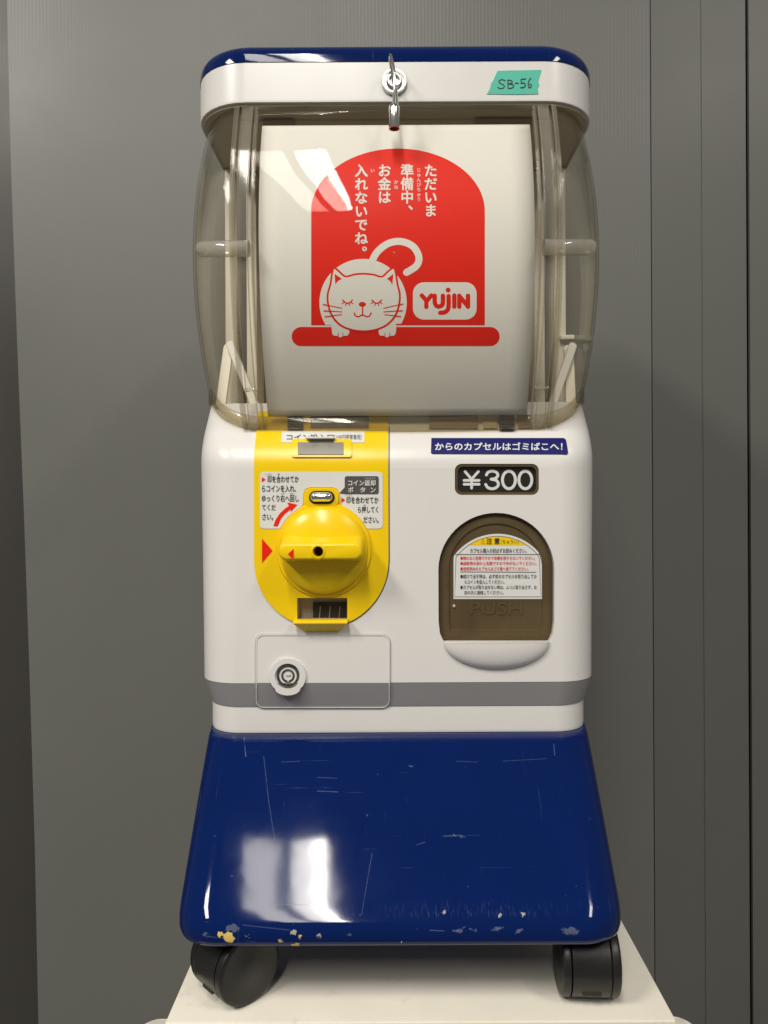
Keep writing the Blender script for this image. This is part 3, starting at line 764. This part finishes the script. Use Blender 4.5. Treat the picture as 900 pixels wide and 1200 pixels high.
# coin return button
sur = printed('button_surround', poly_rr(357.5, 572.5, 396.5, 594, 8), FB, 0.0036, 'yellow', panel, step=4, back=0.0005)
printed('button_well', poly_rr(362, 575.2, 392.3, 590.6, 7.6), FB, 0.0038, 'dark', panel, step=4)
bm = bmesh.new(); q0 = at(369.5, 582.6, FRONT) ; q1 = at(385.5, 582.6, FRONT)
q = [q0 + (q1 - q0) * t + Vector((0, -0.0046, 0)) for t in (-0.32, -0.25, -0.1, 0.0, 0.3, 0.7, 1.0, 1.1, 1.25, 1.32)]
tube(bm, q, [0.0006, 0.0022, 0.0034, 0.0036, 0.0036, 0.0036, 0.0036, 0.0034, 0.0022, 0.0006], 20)
obj('return_button', bm, 'chrome', panel, 60)
# --- turning knob
kc = at(KU + 0.8, KV - 1, FRONT)
bm = bmesh.new()
lathe(bm, [(0.0352, 0.001), (0.0350, 0.0026), (0.0345, 0.0032), (0.0322, 0.0034), (0.0320, 0.0060), (0.0314, 0.0072), (0.0295, 0.0086), (0.024, 0.0112), (0.016, 0.0132), (0.008, 0.0142), (0.002, 0.0145)], kc, '-y', 72)
knob = obj('turning_knob', bm, 'yellow', mac, 35)
bm = bmesh.new()      # grip bar: tapered, rounded block across the knob
rows = []
for dy, hl, hh, up in ((0.005, 0.0300, 0.0105, 0.0015), (0.020, 0.0298, 0.0070, 0.0008), (0.0275, 0.0294, 0.0060, 0.0004), (0.0292, 0.0287, 0.0053, 0.0004), (0.0297, 0.0275, 0.0043, 0.0004)):
    rr = min(hh, 0.0055) * 0.98; ring = []
    for x, z, a0 in ((hl - rr, hh - rr, 0), (-hl + rr, hh - rr, 90), (-hl + rr, -hh + rr, 180), (hl - rr, -hh + rr, 270)):
        for i in range(7):
            a = R(a0 + 15 * i); ring.append((kc.x + x + rr * math.cos(a), kc.y - dy, kc.z + up + z + rr * math.sin(a)))
    rows.append(ring)
gb = loft(rows)
hole = bmesh.new(); lathe(hole, [(0.0036, 0.012), (0.0036, 0.05)], (kc.x - 0.0016, kc.y, kc.z + 0.0004), '-y', 32)
gb = boolean(gb, [hole]); grip = obj('grip_bar', gb, 'yellow', knob, 40)
bm = bmesh.new(); lathe(bm, [(0.0034, 0.0125), (0.0034, 0.0150), (0.001, 0.0150)], (kc.x - 0.0016, kc.y, kc.z + 0.0004), '-y', 24); obj('screw_well', bm, 'dark', knob)
bm = bmesh.new()      # raised collar round the screw hole
ring = []
for r, h in ((0.0036, 0.0292), (0.0038, 0.0302), (0.0050, 0.0302), (0.0064, 0.0288), (0.0066, 0.0180)):
    ring.append([bm.verts.new((kc.x - 0.0016 + r * math.cos(2 * math.pi * k / 40), kc.y - h, kc.z + 0.0004 + r * math.sin(2 * math.pi * k / 40))) for k in range(40)])
for A, B in zip(ring, ring[1:]):
    for k in range(40): bm.faces.new((A[k], A[(k + 1) % 40], B[(k + 1) % 40], B[k]))
obj('screw_collar', bm, 'yellow', knob, 50)
printed('red_triangle', [(344, 643), (344, 656), (337.3, 649.4)], kc.y - 0.0299, 0.0002, 'red', knob)

# --- lock door across the grey band
def door_poly(d): return poly_rr(299.5 + d, 743.5 + d, 457 - d, 830 - d, 9 - d * 0.6, 6)
full = flat([door_poly(0)])
d_up = bmesh.new()
def clipped(lo, hi, d=0):
    b = flat([door_poly(d)])
    for vv, no in ((lo, (0, -1, 0)), (hi, (0, 1, 0))):
        if vv is not None: bmesh.ops.bisect_plane(b, geom=b.verts[:] + b.edges[:] + b.faces[:], plane_co=(0, vv, 0), plane_no=no, clear_outer=True, dist=1e-4)
    return b
BANDV = 800.2
door = obj('lock_door', onto(clipped(None, BANDV), FB, 0.0011, 8, -0.0004), 'white', mac, 30)
obj('door_band', onto(clipped(BANDV, None), FB, 0.0011, 8, -0.0004), 'grey', door, 30)
# moulded raised edge, its light highlight painted in as white
ed = door_poly(0.3); ei = door_poly(1.3)
def edging(v0, v1, m):
    bm = bmesh.new(); va = [bm.verts.new((u, v, 0)) for u, v in ed]; vb = [bm.verts.new((u, v, 0)) for u, v in ei]
    for i in range(len(va)): bm.faces.new((va[i], va[(i + 1) % len(va)], vb[(i + 1) % len(va)], vb[i]))
    obj('door_edge', onto(bm, FB, 0.0016, 6, 0.0008), m, door, 30)
edging(0, 0, 'white')
jo, ji = poly_rr(298.9, 742.9, 457.6, 830.6, 9.4, 6), poly_rr(299.5, 743.5, 457, 830, 9, 6)
printed('door_joint', [[jo[k], jo[(k + 1) % len(jo)], ji[(k + 1) % len(jo)], ji[k]] for k in range(len(jo))], FB, 0.0002, 'grey', door, step=8)
# lock boss
LU, LV = 337.7, 791.5
bo = [(LU + 21 * math.cos(R(a)), LV + 21 * math.sin(R(a))) for a in range(-218, 39, 6)] + [(LU + 15, LV + 13.8)] + [(LU + 15 * math.cos(R(a)), LV + 13.8 + 8.5 * math.sin(R(a))) for a in range(15, 166, 15)] + [(LU - 15, LV + 13.8)]
bm = prism(bo, FRONT - 0.0030, FRONT + 0.008)
c = at(LU, LV, FRONT)
hole = bmesh.new(); lathe(hole, [(0.0094, -0.02), (0.0094, 0.02)], c, '-y', 40)
bm = boolean(bm, [hole]); boss = obj('lock_boss', bm, 'white', door, 35)
bm = bmesh.new(); lathe(bm, [(0.0088, -0.004), (0.0088, 0.0008), (0.0080, 0.0016), (0.0066, 0.0016), (0.0062, 0.0004), (0.0052, 0.0004), (0.0050, 0.0013), (0.0036, 0.0016), (0.0032, 0.0004), (0.001, 0.0004)], c, '-y', 40)
lk = obj('lock_cylinder', bm, 'steel', door, 35)
bm = bmesh.new(); q = c + Vector((0.0002, -0.0013, 0.0)); box(bm, (q.x - 0.0016, q.y - 0.0005, q.z - 0.0002), (q.x + 0.0018, q.y + 0.001, q.z + 0.0012), 0.0003)
box(bm, (q.x - 0.0006, q.y - 0.0006, q.z - 0.0046), (q.x + 0.0006, q.y + 0.001, q.z - 0.003), 0.0002); obj('key_pin', bm, 'alu', lk, 35)

# --- inside the dome: back casing, uprights, guide arms, studs
bm = bmesh.new(); box(bm, (CX - 0.146, 0.705, 0.4052), (CX + 0.146, 0.846, 0.616), 0.004); casing = obj('back_casing', bm, 'beige', mac)
for s in (-1, 1):
    bm = bmesh.new(); a, b = sorted((CX + s * 0.1360, CX + s * 0.1305)); box(bm, (a, 0.7015, 0.4055), (b, 0.7048, 0.6155)); obj('channel', bm, 'brown', casing)
for s in (-1, 1):
    for x0, x1, y in ((0.1472, 0.1365, 0.662), (0.1300, 0.1205, 0.668)):
        bm = bmesh.new(); a, b = sorted((CX + s * x0, CX + s * x1)); box(bm, (a, y, 0.4055), (b, 0.7045, 0.6155), 0.002); obj('upright', bm, 'cream', casing)
def bar(p0, p1, wd, th, name='guide_arm', m='cream_dull'):
    p0, p1 = Vector(p0), Vector(p1); t = (p1 - p0).normalized(); nrm = Vector((0, -1, 0)); nrm = (nrm - t * nrm.dot(t)).normalized(); sd = t.cross(nrm)
    L_ = (p1 - p0).length; out = []
    out = [p0 + sd * (wd / 2 * math.cos(a)) - t * (wd / 2 * math.sin(a)) for a in [math.pi * i / 8 for i in range(9)]]
    out += [p1 - sd * wd / 2, p1 + sd * wd / 2]
    bm = bmesh.new(); A = [bm.verts.new(p + nrm * th / 2) for p in out]; B = [bm.verts.new(p - nrm * th / 2) for p in out]
    bm.faces.new(A); bm.faces.new(B[::-1])
    for i in range(len(A)): bm.faces.new((A[i], B[i], B[(i + 1) % len(A)], A[(i + 1) % len(A)]))
    bevelled(bm, 0.0006, 60, 1)
    return obj(name, bm, m, mac, 40)
bar(at(270, 404, 0.635), at(304, 488, 0.605), 0.0068, 0.003)
bar(at(268, 408, 0.642), at(258.5, 478, 0.622), 0.0085, 0.003, m='cream')
bar(at(671, 406, 0.635), at(643, 486, 0.605), 0.0068, 0.003)
bar(at(666, 410, 0.640), at(669, 478, 0.622), 0.0085, 0.003, m='cream')
bm = bmesh.new(); p = at(664, 396, 0.66); box(bm, p - Vector((0.006, 0.004, 0.002)), p + Vector((0.006, 0.004, 0.002)), 0.0008); obj('arm_catch', bm, 'cream', mac)
bm = bmesh.new(); box(bm, (CX - 0.12, 0.640, 0.4058), (CX + 0.12, 0.690, 0.4068)); obj('capsule_tray', bm, 'beige', mac)
for u in (346, 594):      # threaded studs lying in the shoulder under the front sheet
    st_ = printed('threaded_stud', [(u - 9, 486), (u + 9, 486), (u + 9, 502.5), (u - 9, 502.5)], FB, 0.0042, 'steel', mac, step=2, back=0.0014)
    for k in range(5): printed('thread', [(u - 9.2, 487.5 + k * 3), (u + 9.2, 487.5 + k * 3), (u + 9.2, 488.7 + k * 3), (u - 9.2, 488.7 + k * 3)], FB, 0.0045, 'dark', st_)
for u0, u1, m in ((364, 432, 'zinc'), (503, 560, 'brown'), (566, 582, 'beige'), (607, 622, 'brown')):
    printed('hinge_plate', [(u0, 486), (u1, 486), (u1, 501.5), (u0, 501.5)], FB, 0.0024, m, mac, step=3, back=0.0013)

# --- clear dome
def lag(p):
    (x0, y0), (x1, y1), (x2, y2) = p
    return lambda x: y0 * (x - x1) * (x - x2) / ((x0 - x1) * (x0 - x2)) + y1 * (x - x0) * (x - x2) / ((x1 - x0) * (x1 - x2)) + y2 * (x - x0) * (x - x1) / ((x2 - x0) * (x2 - x1))
FS = lag([(0.602, 0.560), (0.50, 0.5435), (0.392, 0.580)])       # the card
FD_ = lambda z: FS(z) - 0.0062                                  # the dome's front sheet
AW = lag([(0.616, 0.1480), (0.50, 0.1553), (0.40, 0.1480)])
ZT = 0.6160
zshoulder = interp(SHZ)
def dome_pt(k, z):
    """k: perimeter parameter 0..1 left back -> front -> right back"""
    a, f = AW(z), FD_(z); rx, ry = 0.046, 0.064; yb = 0.80
    if k < 0.5: s = -1; t = k * 2
    else: s = 1; t = (1 - k) * 2
    if t < 0.25: return Vector((CX + s * a, yb + (f + ry - yb) * (t / 0.25), z))
    if t < 0.75:
        th = R(90 * (t - 0.25) / 0.5); e = 0.92
        return Vector((CX + s * (a - rx + rx * math.cos(th) ** e), f + ry - ry * math.sin(th) ** e, z))
    xx = (a - rx) * (1 - (t - 0.75) / 0.25)
    return Vector((CX + s * xx, f - 0.0017 * (1 - (xx / (a - rx)) ** 2), z))
NK, NZ = 96, 30
def zbot(k):
    z = 0.38
    for _ in range(12): z = zshoulder(dome_pt(k, z).y) + 0.0002
    return z
bm = bmesh.new(); grid = []
for i in range(NK + 1):
    k = i / NK; z0 = zbot(k); grid.append([bm.verts.new(dome_pt(k, z0 + (ZT - z0) * j / NZ)) for j in range(NZ + 1)])
for i in range(NK):
    for j in range(NZ): bm.faces.new((grid[i][j], grid[i + 1][j], grid[i + 1][j + 1], grid[i][j + 1]))
dome = obj('clear_dome', bm, 'clear', mac, 60)
md = dome.modifiers.new('wall', 'SOLIDIFY'); md.thickness = 0.0020; md.offset = -1
# foot flange of the dome
bm = bmesh.new(); outp = []
for i in range(10, NK - 9):
    k = i / NK; z0 = zbot(k); p = dome_pt(k, z0); outp.append(p + Vector((0, 0, 0.0022)))
rows = []
for i, p in enumerate(outp):
    t = (outp[min(i + 1, len(outp) - 1)] - outp[max(i - 1, 0)]).normalized(); n = Vector((t.y, -t.x, 0)).normalized()
    rows.append([bm.verts.new(p + n * a + Vector((0, 0, b))) for a, b in ((0.0022, -0.002), (0.0022, 0.0078), (0.0014, 0.0090), (0.0002, 0.0094), (0.0002, -0.002))])
for A, B in zip(rows, rows[1:]):
    for j in range(4): bm.faces.new((A[j], A[j + 1], B[j + 1], B[j]))
obj('dome_flange', bm, 'flange', dome, 40)
# upright ribs either side of the front sheet
for s in (-1, 1):
    for xc, wd, dp, out_ in ((0.1150, 0.0034, 0.0080, 0.0020), (0.1075, 0.0080, 0.0022, 0.0012), (0.1008, 0.0022, 0.0045, 0.0010)):
        bm = bmesh.new(); rings = []
        n = 40; zb = 0.3835
        for i in range(n + 1):
            z = zb + (ZT - 0.0005 - zb) * i / n; y = FD_(z); sp = 0.0
            x = CX + s * (xc + 0.0 * z)
            ring = []
            for a0, (dx, dy) in zip((0, 1, 2, 3), ((-1, -1), (1, -1), (1, 1), (-1, 1))):
                yy = y - out_ if dy < 0 else y + dp
                c = 0.0007
                ring += [(x + dx * (wd / 2 - (c if (a0 % 2 == 0) else 0)), yy + (0 if (a0 % 2 == 0) else -dy * c), z), (x + dx * (wd / 2 - (0 if (a0 % 2 == 0) else c)), yy + (-dy * c if (a0 % 2 == 0) else 0), z)]
            rings.append(ring)
        obj('dome_rib', loft(rings), 'rib', dome, 30)
    # small ledge low on the rib
    z = CAM_Z + (587 - 456) * 0.565 / 900; y = FD_(z); x = CX + s * 0.1065
    bm = bmesh.new(); box(bm, (x - 0.0060, y - 0.0022, z - 0.0008), (x + 0.0052, y + 0.006, z + 0.0008), 0.0004); obj('rib_ledge', bm, 'rib', dome)
    # rounded bead wrapping the corner at mid height
    zb = 0.5045; pts = []; rad = []
    ks = [0.25 + (0.075) * (1 - i / 26.0) * -1 for i in range(27)]
    for i in range(27):
        t = 0.765 - (0.765 - 0.53) * i / 26
        k = t / 2 if s < 0 else 1 - t / 2
        p = dome_pt(k, zb); p2 = dome_pt(k + 0.002, zb); tt = (p2 - p).normalized(); nn = Vector((tt.y, -tt.x, 0)).normalized()
        pts.append(p + nn * 0.0008 + Vector((0, 0, 0.0045 * (i / 26) ** 2))); rad.append(0.0056 if i < 24 else (0.0056, 0.0050, 0.0032)[i - 24])
    bm = tube(bmesh.new(), pts, rad, 16); obj('dome_bead', bm, 'bead', dome, 50)
bm = bmesh.new(); p = at(463, 299, FD_); lathe(bm, [(0.0032, -0.0005), (0.0032, 0.0010), (0.0024, 0.0016), (0.0010, 0.0017)], p, '-y', 24); obj('moulding_mark', bm, 'clear', dome)

# --- cap: white band, navy lid
seal = [(0.61625, 0.1485, 0.5602, 0.838, 0.040), (0.6176, 0.1490, 0.5596, 0.839, 0.041)]
obj('cap_seal', stack(seal, CX), 'beige', mac)
cap = [(0.6177, 0.1499, 0.5586, 0.840, 0.042), (0.6182, 0.1505, 0.5580, 0.841, 0.042), (0.620, 0.1507, 0.5578, 0.841, 0.042), (0.6468, 0.1507, 0.5578, 0.841, 0.042)]
weighted(obj('cap_band', stack(cap, CX), 'white', mac))
lid = [(0.64705, 0.1511, 0.5573, 0.8415, 0.0425), (0.6520, 0.1510, 0.5575, 0.8415, 0.0425), (0.6555, 0.1502, 0.5585, 0.8405, 0.042), (0.6585, 0.1488, 0.5603, 0.839, 0.041), (0.6610, 0.1465, 0.5630, 0.836, 0.040), (0.6628, 0.1430, 0.5670, 0.832, 0.039), (0.6640, 0.1370, 0.573, 0.826, 0.036), (0.6644, 0.120, 0.590, 0.81, 0.03)]
weighted(obj('lid', stack(lid, CX), 'blue', mac, 50))
bm = bmesh.new(); box(bm, (CX - 0.118, 0.580, 0.6150), (CX + 0.118, 0.700, 0.6162)); und = obj('cap_underside', bm, 'beige', mac)
for u0, u1 in ((-0.100, -0.076), (0.060, 0.104)):
    bm = bmesh.new(); box(bm, (CX + u0, 0.577, 0.6140), (CX + u1, 0.70, 0.6149)); obj('underside_slot', bm, 'brown', und)
# lock in the cap
CF = 0.5578
c = at(462, 97, CF)
bm = bmesh.new(); lathe(bm, [(0.0092, -0.002), (0.0092, 0.0022), (0.0086, 0.0032), (0.0074, 0.0032), (0.0068, 0.0018), (0.0058, 0.0018), (0.0056, 0.0040), (0.0048, 0.0046), (0.0040, 0.0046), (0.0036, 0.0016), (0.001, 0.0016)], c, '-y', 48)
obj('cap_lock', bm, 'chrome', mac, 35)
# masking tape with handwriting
random.seed(3)
tp = [(583, 83)] + [(583 + 51.5 * t, 83 - 1.2 * t + random.uniform(-0.4, 0.4)) for t in (0.3, 0.6, 1)] + [(632, 90), (630.5, 96), (632, 99.5), (630, 103), (631, 110)] + [(631 - 60 * t, 110.5 + random.uniform(-0.3, 0.3)) for t in (0.3, 0.6)] + [(570.5, 110), (574, 104.5), (575.5, 98), (578.5, 93)]
tape = printed('masking_tape', tp, CF, 0.0004, 'teal', mac, back=0.00005)
hand = [[(592, 94.5), (588, 93.2), (584.6, 95.3), (587, 98), (590.8, 100), (589.8, 103), (585.5, 103.6), (583.5, 102)],
        [(595.3, 93.5), (595.2, 98), (595.5, 103.2)], [(595.5, 93.8), (599.5, 94.5), (600, 96.8), (596, 98.0)], [(596, 98.1), (601, 99), (601.6, 101.8), (598, 103.4), (595.6, 103.2)],
        [(604, 97.4), (607.3, 97.2)],
        [(616, 92.4), (610.6, 92.8)], [(610.6, 92.8), (610.8, 97.6)], [(610.8, 97.6), (614, 97), (615.6, 99.5), (614, 102), (610.0, 102.5)],
        [(622.0, 91.5), (619.6, 95), (619.0, 99.5), (620, 102.3), (622, 101.8), (622.6, 99.2), (621.2, 98), (619.2, 99.6)]]
for i, s_ in enumerate(hand): printed('pen_stroke', stroke(s_, 1.15), CF, 0.0006 + i * 0.00002, 'pen', tape)

# ------------------------------------------------------------------ the printed card inside the dome
card = empty('closed_notice_card', (CX + 0.0, 0.58, 0.392), 'white card with red sleeping-cat sign, standing inside the clear dome', 'sign')
ORG = card.location.copy()
bm = bmesh.new(); rows = []
cx0, cx1 = at(303.5, 300, FS).x, at(626.5, 300, FS).x
zt = at(465, 147, FS).z; zb = at(465, 487, FS).z
for j in range(41):
    z = zb + (zt - zb) * j / 40
    rows.append([bm.verts.new((cx0 + (cx1 - cx0) * i / 12, FS(z), z)) for i in range(13)])
for A, B in zip(rows, rows[1:]):
    for i in range(12): bm.faces.new((A[i], A[i + 1], B[i + 1], B[i]))
cs_ = obj('card_sheet', bm, 'paper', card, 60)
md = cs_.modifiers.new('thick', 'SOLIDIFY'); md.thickness = 0.0006; md.offset = 0 
O1 = 0.00040
def zz(a, b): return (350 + a * 240 / 900, 170 + b * 240 / 900)
def Z_(pts): return [zz(a, b) for a, b in pts]
def PR(name, polys, lay, m, par=card): return printed(name, polys, FS, O1 + lay * 0.00005, m, par, step=5, smooth=60)
ar = [(55, 792), (818, 792), (818, 290)] + [(436.5 + 381.5 * math.cos(R(-a)), 290 + 275 * math.sin(R(-a))) for a in range(4, 177, 4)] + [(55, 290)]
PR('red_arch', Z_(ar), 0, 'red')
PR('red_shelf', poly_rr(341.8, 383.2, 585.5, 405.6, 11.1, 8), 0, 'red')
catb = [(283 + 192 * math.cos(R(a)), 692 + 192 * math.sin(R(a))) for a in range(-211, 32, 5)]
PR('cat_body', Z_(catb), 1, 'paper')
PR('cat_tail', stroke(Z_([(318, 520), (345, 470), (395, 432), (450, 424), (502, 445), (528, 490), (518, 530), (474, 560)]), 8.2), 2, 'paper')
face = [(130, 700), (128, 655), (140, 612), (146, 570), (155, 540), (178, 556), (206, 578), (245, 569), (285, 566), (330, 570), (366, 579), (392, 556), (418, 540), (428, 570), (434, 612), (444, 655), (441, 700), (425, 748), (390, 788), (340, 811), (285, 818), (230, 811), (182, 790), (147, 750)]
fp = smoothpath([(a, b, 0) for a, b in face], 3, True); fp = [(p.x, p.y) for p in fp]
def paw(cx): return smoothpath([(cx - 34, 778, 0), (cx - 40, 815, 0), (cx - 34, 836, 0), (cx - 16, 838, 0), (cx - 4, 845, 0), (cx + 12, 838, 0), (cx + 30, 836, 0), (cx + 37, 815, 0), (cx + 30, 780, 0)], 3, True)
for c_ in (186, 391):
    PR('cat_paw', Z_([(p.x, p.y) for p in paw(c_)]), 2, 'paper')
    for dx in (-12, 8): PR('paw_line', stroke(Z_([(c_ + dx, 826), (c_ + dx + 1, 838)]), 0.8), 3, 'red')
def grow(poly, d): return inset(poly, -d, 285, 690)
PR('face_outline', Z_(grow(fp, 4.5)), 4, 'red')
PR('cat_face', Z_(inset(fp, 4.0, 285, 690)), 5, 'paper')
PR('inner_ear', Z_([(158, 566), (161, 612), (172, 598), (190, 588)]), 6, 'red')
PR('inner_ear', Z_([(416, 566), (388, 588), (402, 598), (412, 614)]), 6, 'red')
for sgn, ex in ((-1, 215), (1, 343)):
    PR('eye', stroke(Z_([(ex - 21, 681), (ex - 10, 692), (ex, 695), (ex + 10, 692), (ex + 21, 681)]), 1.6), 6, 'red')
    for i, (dx, dy, ex2, ey2) in enumerate(((-14, 690, -24, 697), (-5, 695, -9, 705), (6, 695, 9, 705), (14, 690, 23, 697))):
        PR('eyelash', stroke(Z_([(ex + dx, dy), (ex + ex2, ey2)]), 1.2), 6.3 + i * 0.1, 'red')
PR('nose', Z_([(280 + 16 * math.cos(R(a)), 700 + 11 * math.sin(R(a))) for a in range(0, 360, 15)]), 6, 'red')
PR('muzzle_line', stroke(Z_([(281, 706), (281, 748)]), 1.6), 6.3, 'red')
PR('mouth', stroke(Z_([(244, 738), (250, 750), (264, 754), (281, 746), (298, 754), (312, 750), (318, 738)]), 1.6), 6.6, 'red')
for i, (p, q) in enumerate((((108, 700), (190, 717)), ((110, 728), (190, 733)), ((116, 754), (188, 745)), ((458, 698), (374, 717)), ((456, 727), (374, 733)), ((448, 753), (378, 745)))):
    PR('whisker', stroke(Z_([p, q]), 1.1), 7 + i * 0.1, 'red')
PR('name_badge', poly_rr(*zz(502, 603), *zz(782, 767), 13, 8), 1, 'paper')
lt = [[(541, 661), (561, 683)], [(583, 661), (561, 688), (561, 711)], [(598, 662), (598, 690), (605, 706), (620, 709), (632, 700), (634, 684), (634, 662)],
      [(659, 664), (659, 705), (654, 725), (640, 735), (622, 737)], [(684, 661), (684, 710)], [(706, 710), (706, 662)], [(706, 664), (744, 708)], [(744, 710), (744, 662)]]
for i, s_ in enumerate(lt):
    PR('badge_letter', stroke(Z_(s_), 5.2, curve=(i in (2, 3))), 2 + i * 0.15, 'red')
PR('badge_letter', poly_el(*zz(657, 637), 2.9, 2.9, 16), 2, 'red')
cols = []
def column(s, a, b0, step, em=15.8):
    for i, ch in enumerate(s):
        u, v = zz(a, b0 + i * step)
        if ch in '、。': u += em * 0.55; v -= em * 0.50
        cols.append((ch, u, v, em, 0.022))
column('ただいま', 580, 113, 58.5); column('準備中、', 477, 113, 58.5); column('お金は', 377, 113, 58.5); column('入れないでね。', 275, 113, 59.5)
text(cols, FS, O1 + 0.00008, 'paper', card)
sm = []
for i, ch in enumerate('じゅんびちゅう'): sm.append((ch, *zz(528, 110 + i * 21.5), 5.2, 0.01))
for i, ch in enumerate('かね'): sm.append((ch, *zz(428, 163 + i * 22), 5.2, 0.01))
sm.append(('い', *zz(325, 112), 5.2, 0.01))
text(sm, FS, O1 + 0.00008, 'paper', card, 'small_lettering')

# ------------------------------------------------------------------ cable key hanging from the cap lock
key = empty('cable_loop_key', at(462, 155, 0.535), 'silver wire loop with chrome barrel hanging from the cap lock', 'key')
ORG = key.location.copy()
lp = smoothpath([at(461, 140, 0.5340), at(461.5, 120, 0.5335), at(462.5, 100, 0.5330), at(462, 84, 0.5345), at(458.5, 67, 0.5400), at(457.0, 66, 0.5450), at(458.5, 80, 0.5500), at(462, 95, 0.5520), at(464.5, 108, 0.5480), at(465, 122, 0.5400), at(464.5, 138, 0.5350)], 6)
bm = tube(bmesh.new(), lp, 0.00105, 10); obj('wire_loop', bm, 'chrome', key, 60)
p = at(462, 151, 0.5350); zt = at(462, 123, 0.5350).z - p.z
bm = bmesh.new(); lathe(bm, [(0.0030, 0.006), (0.0030, 0.0), (0.0038, 0.0), (0.0040, 0.0006), (0.0040, zt - 0.003), (0.0036, zt - 0.0010), (0.0026, zt)], p, 'z', 28); obj('barrel', bm, 'chrome', key, 40)
bm = bmesh.new(); lathe(bm, [(0.0029, 0.0012), (0.0029, 0.002)], p, 'z', 24); obj('barrel_socket', bm, 'dark', key, 40)
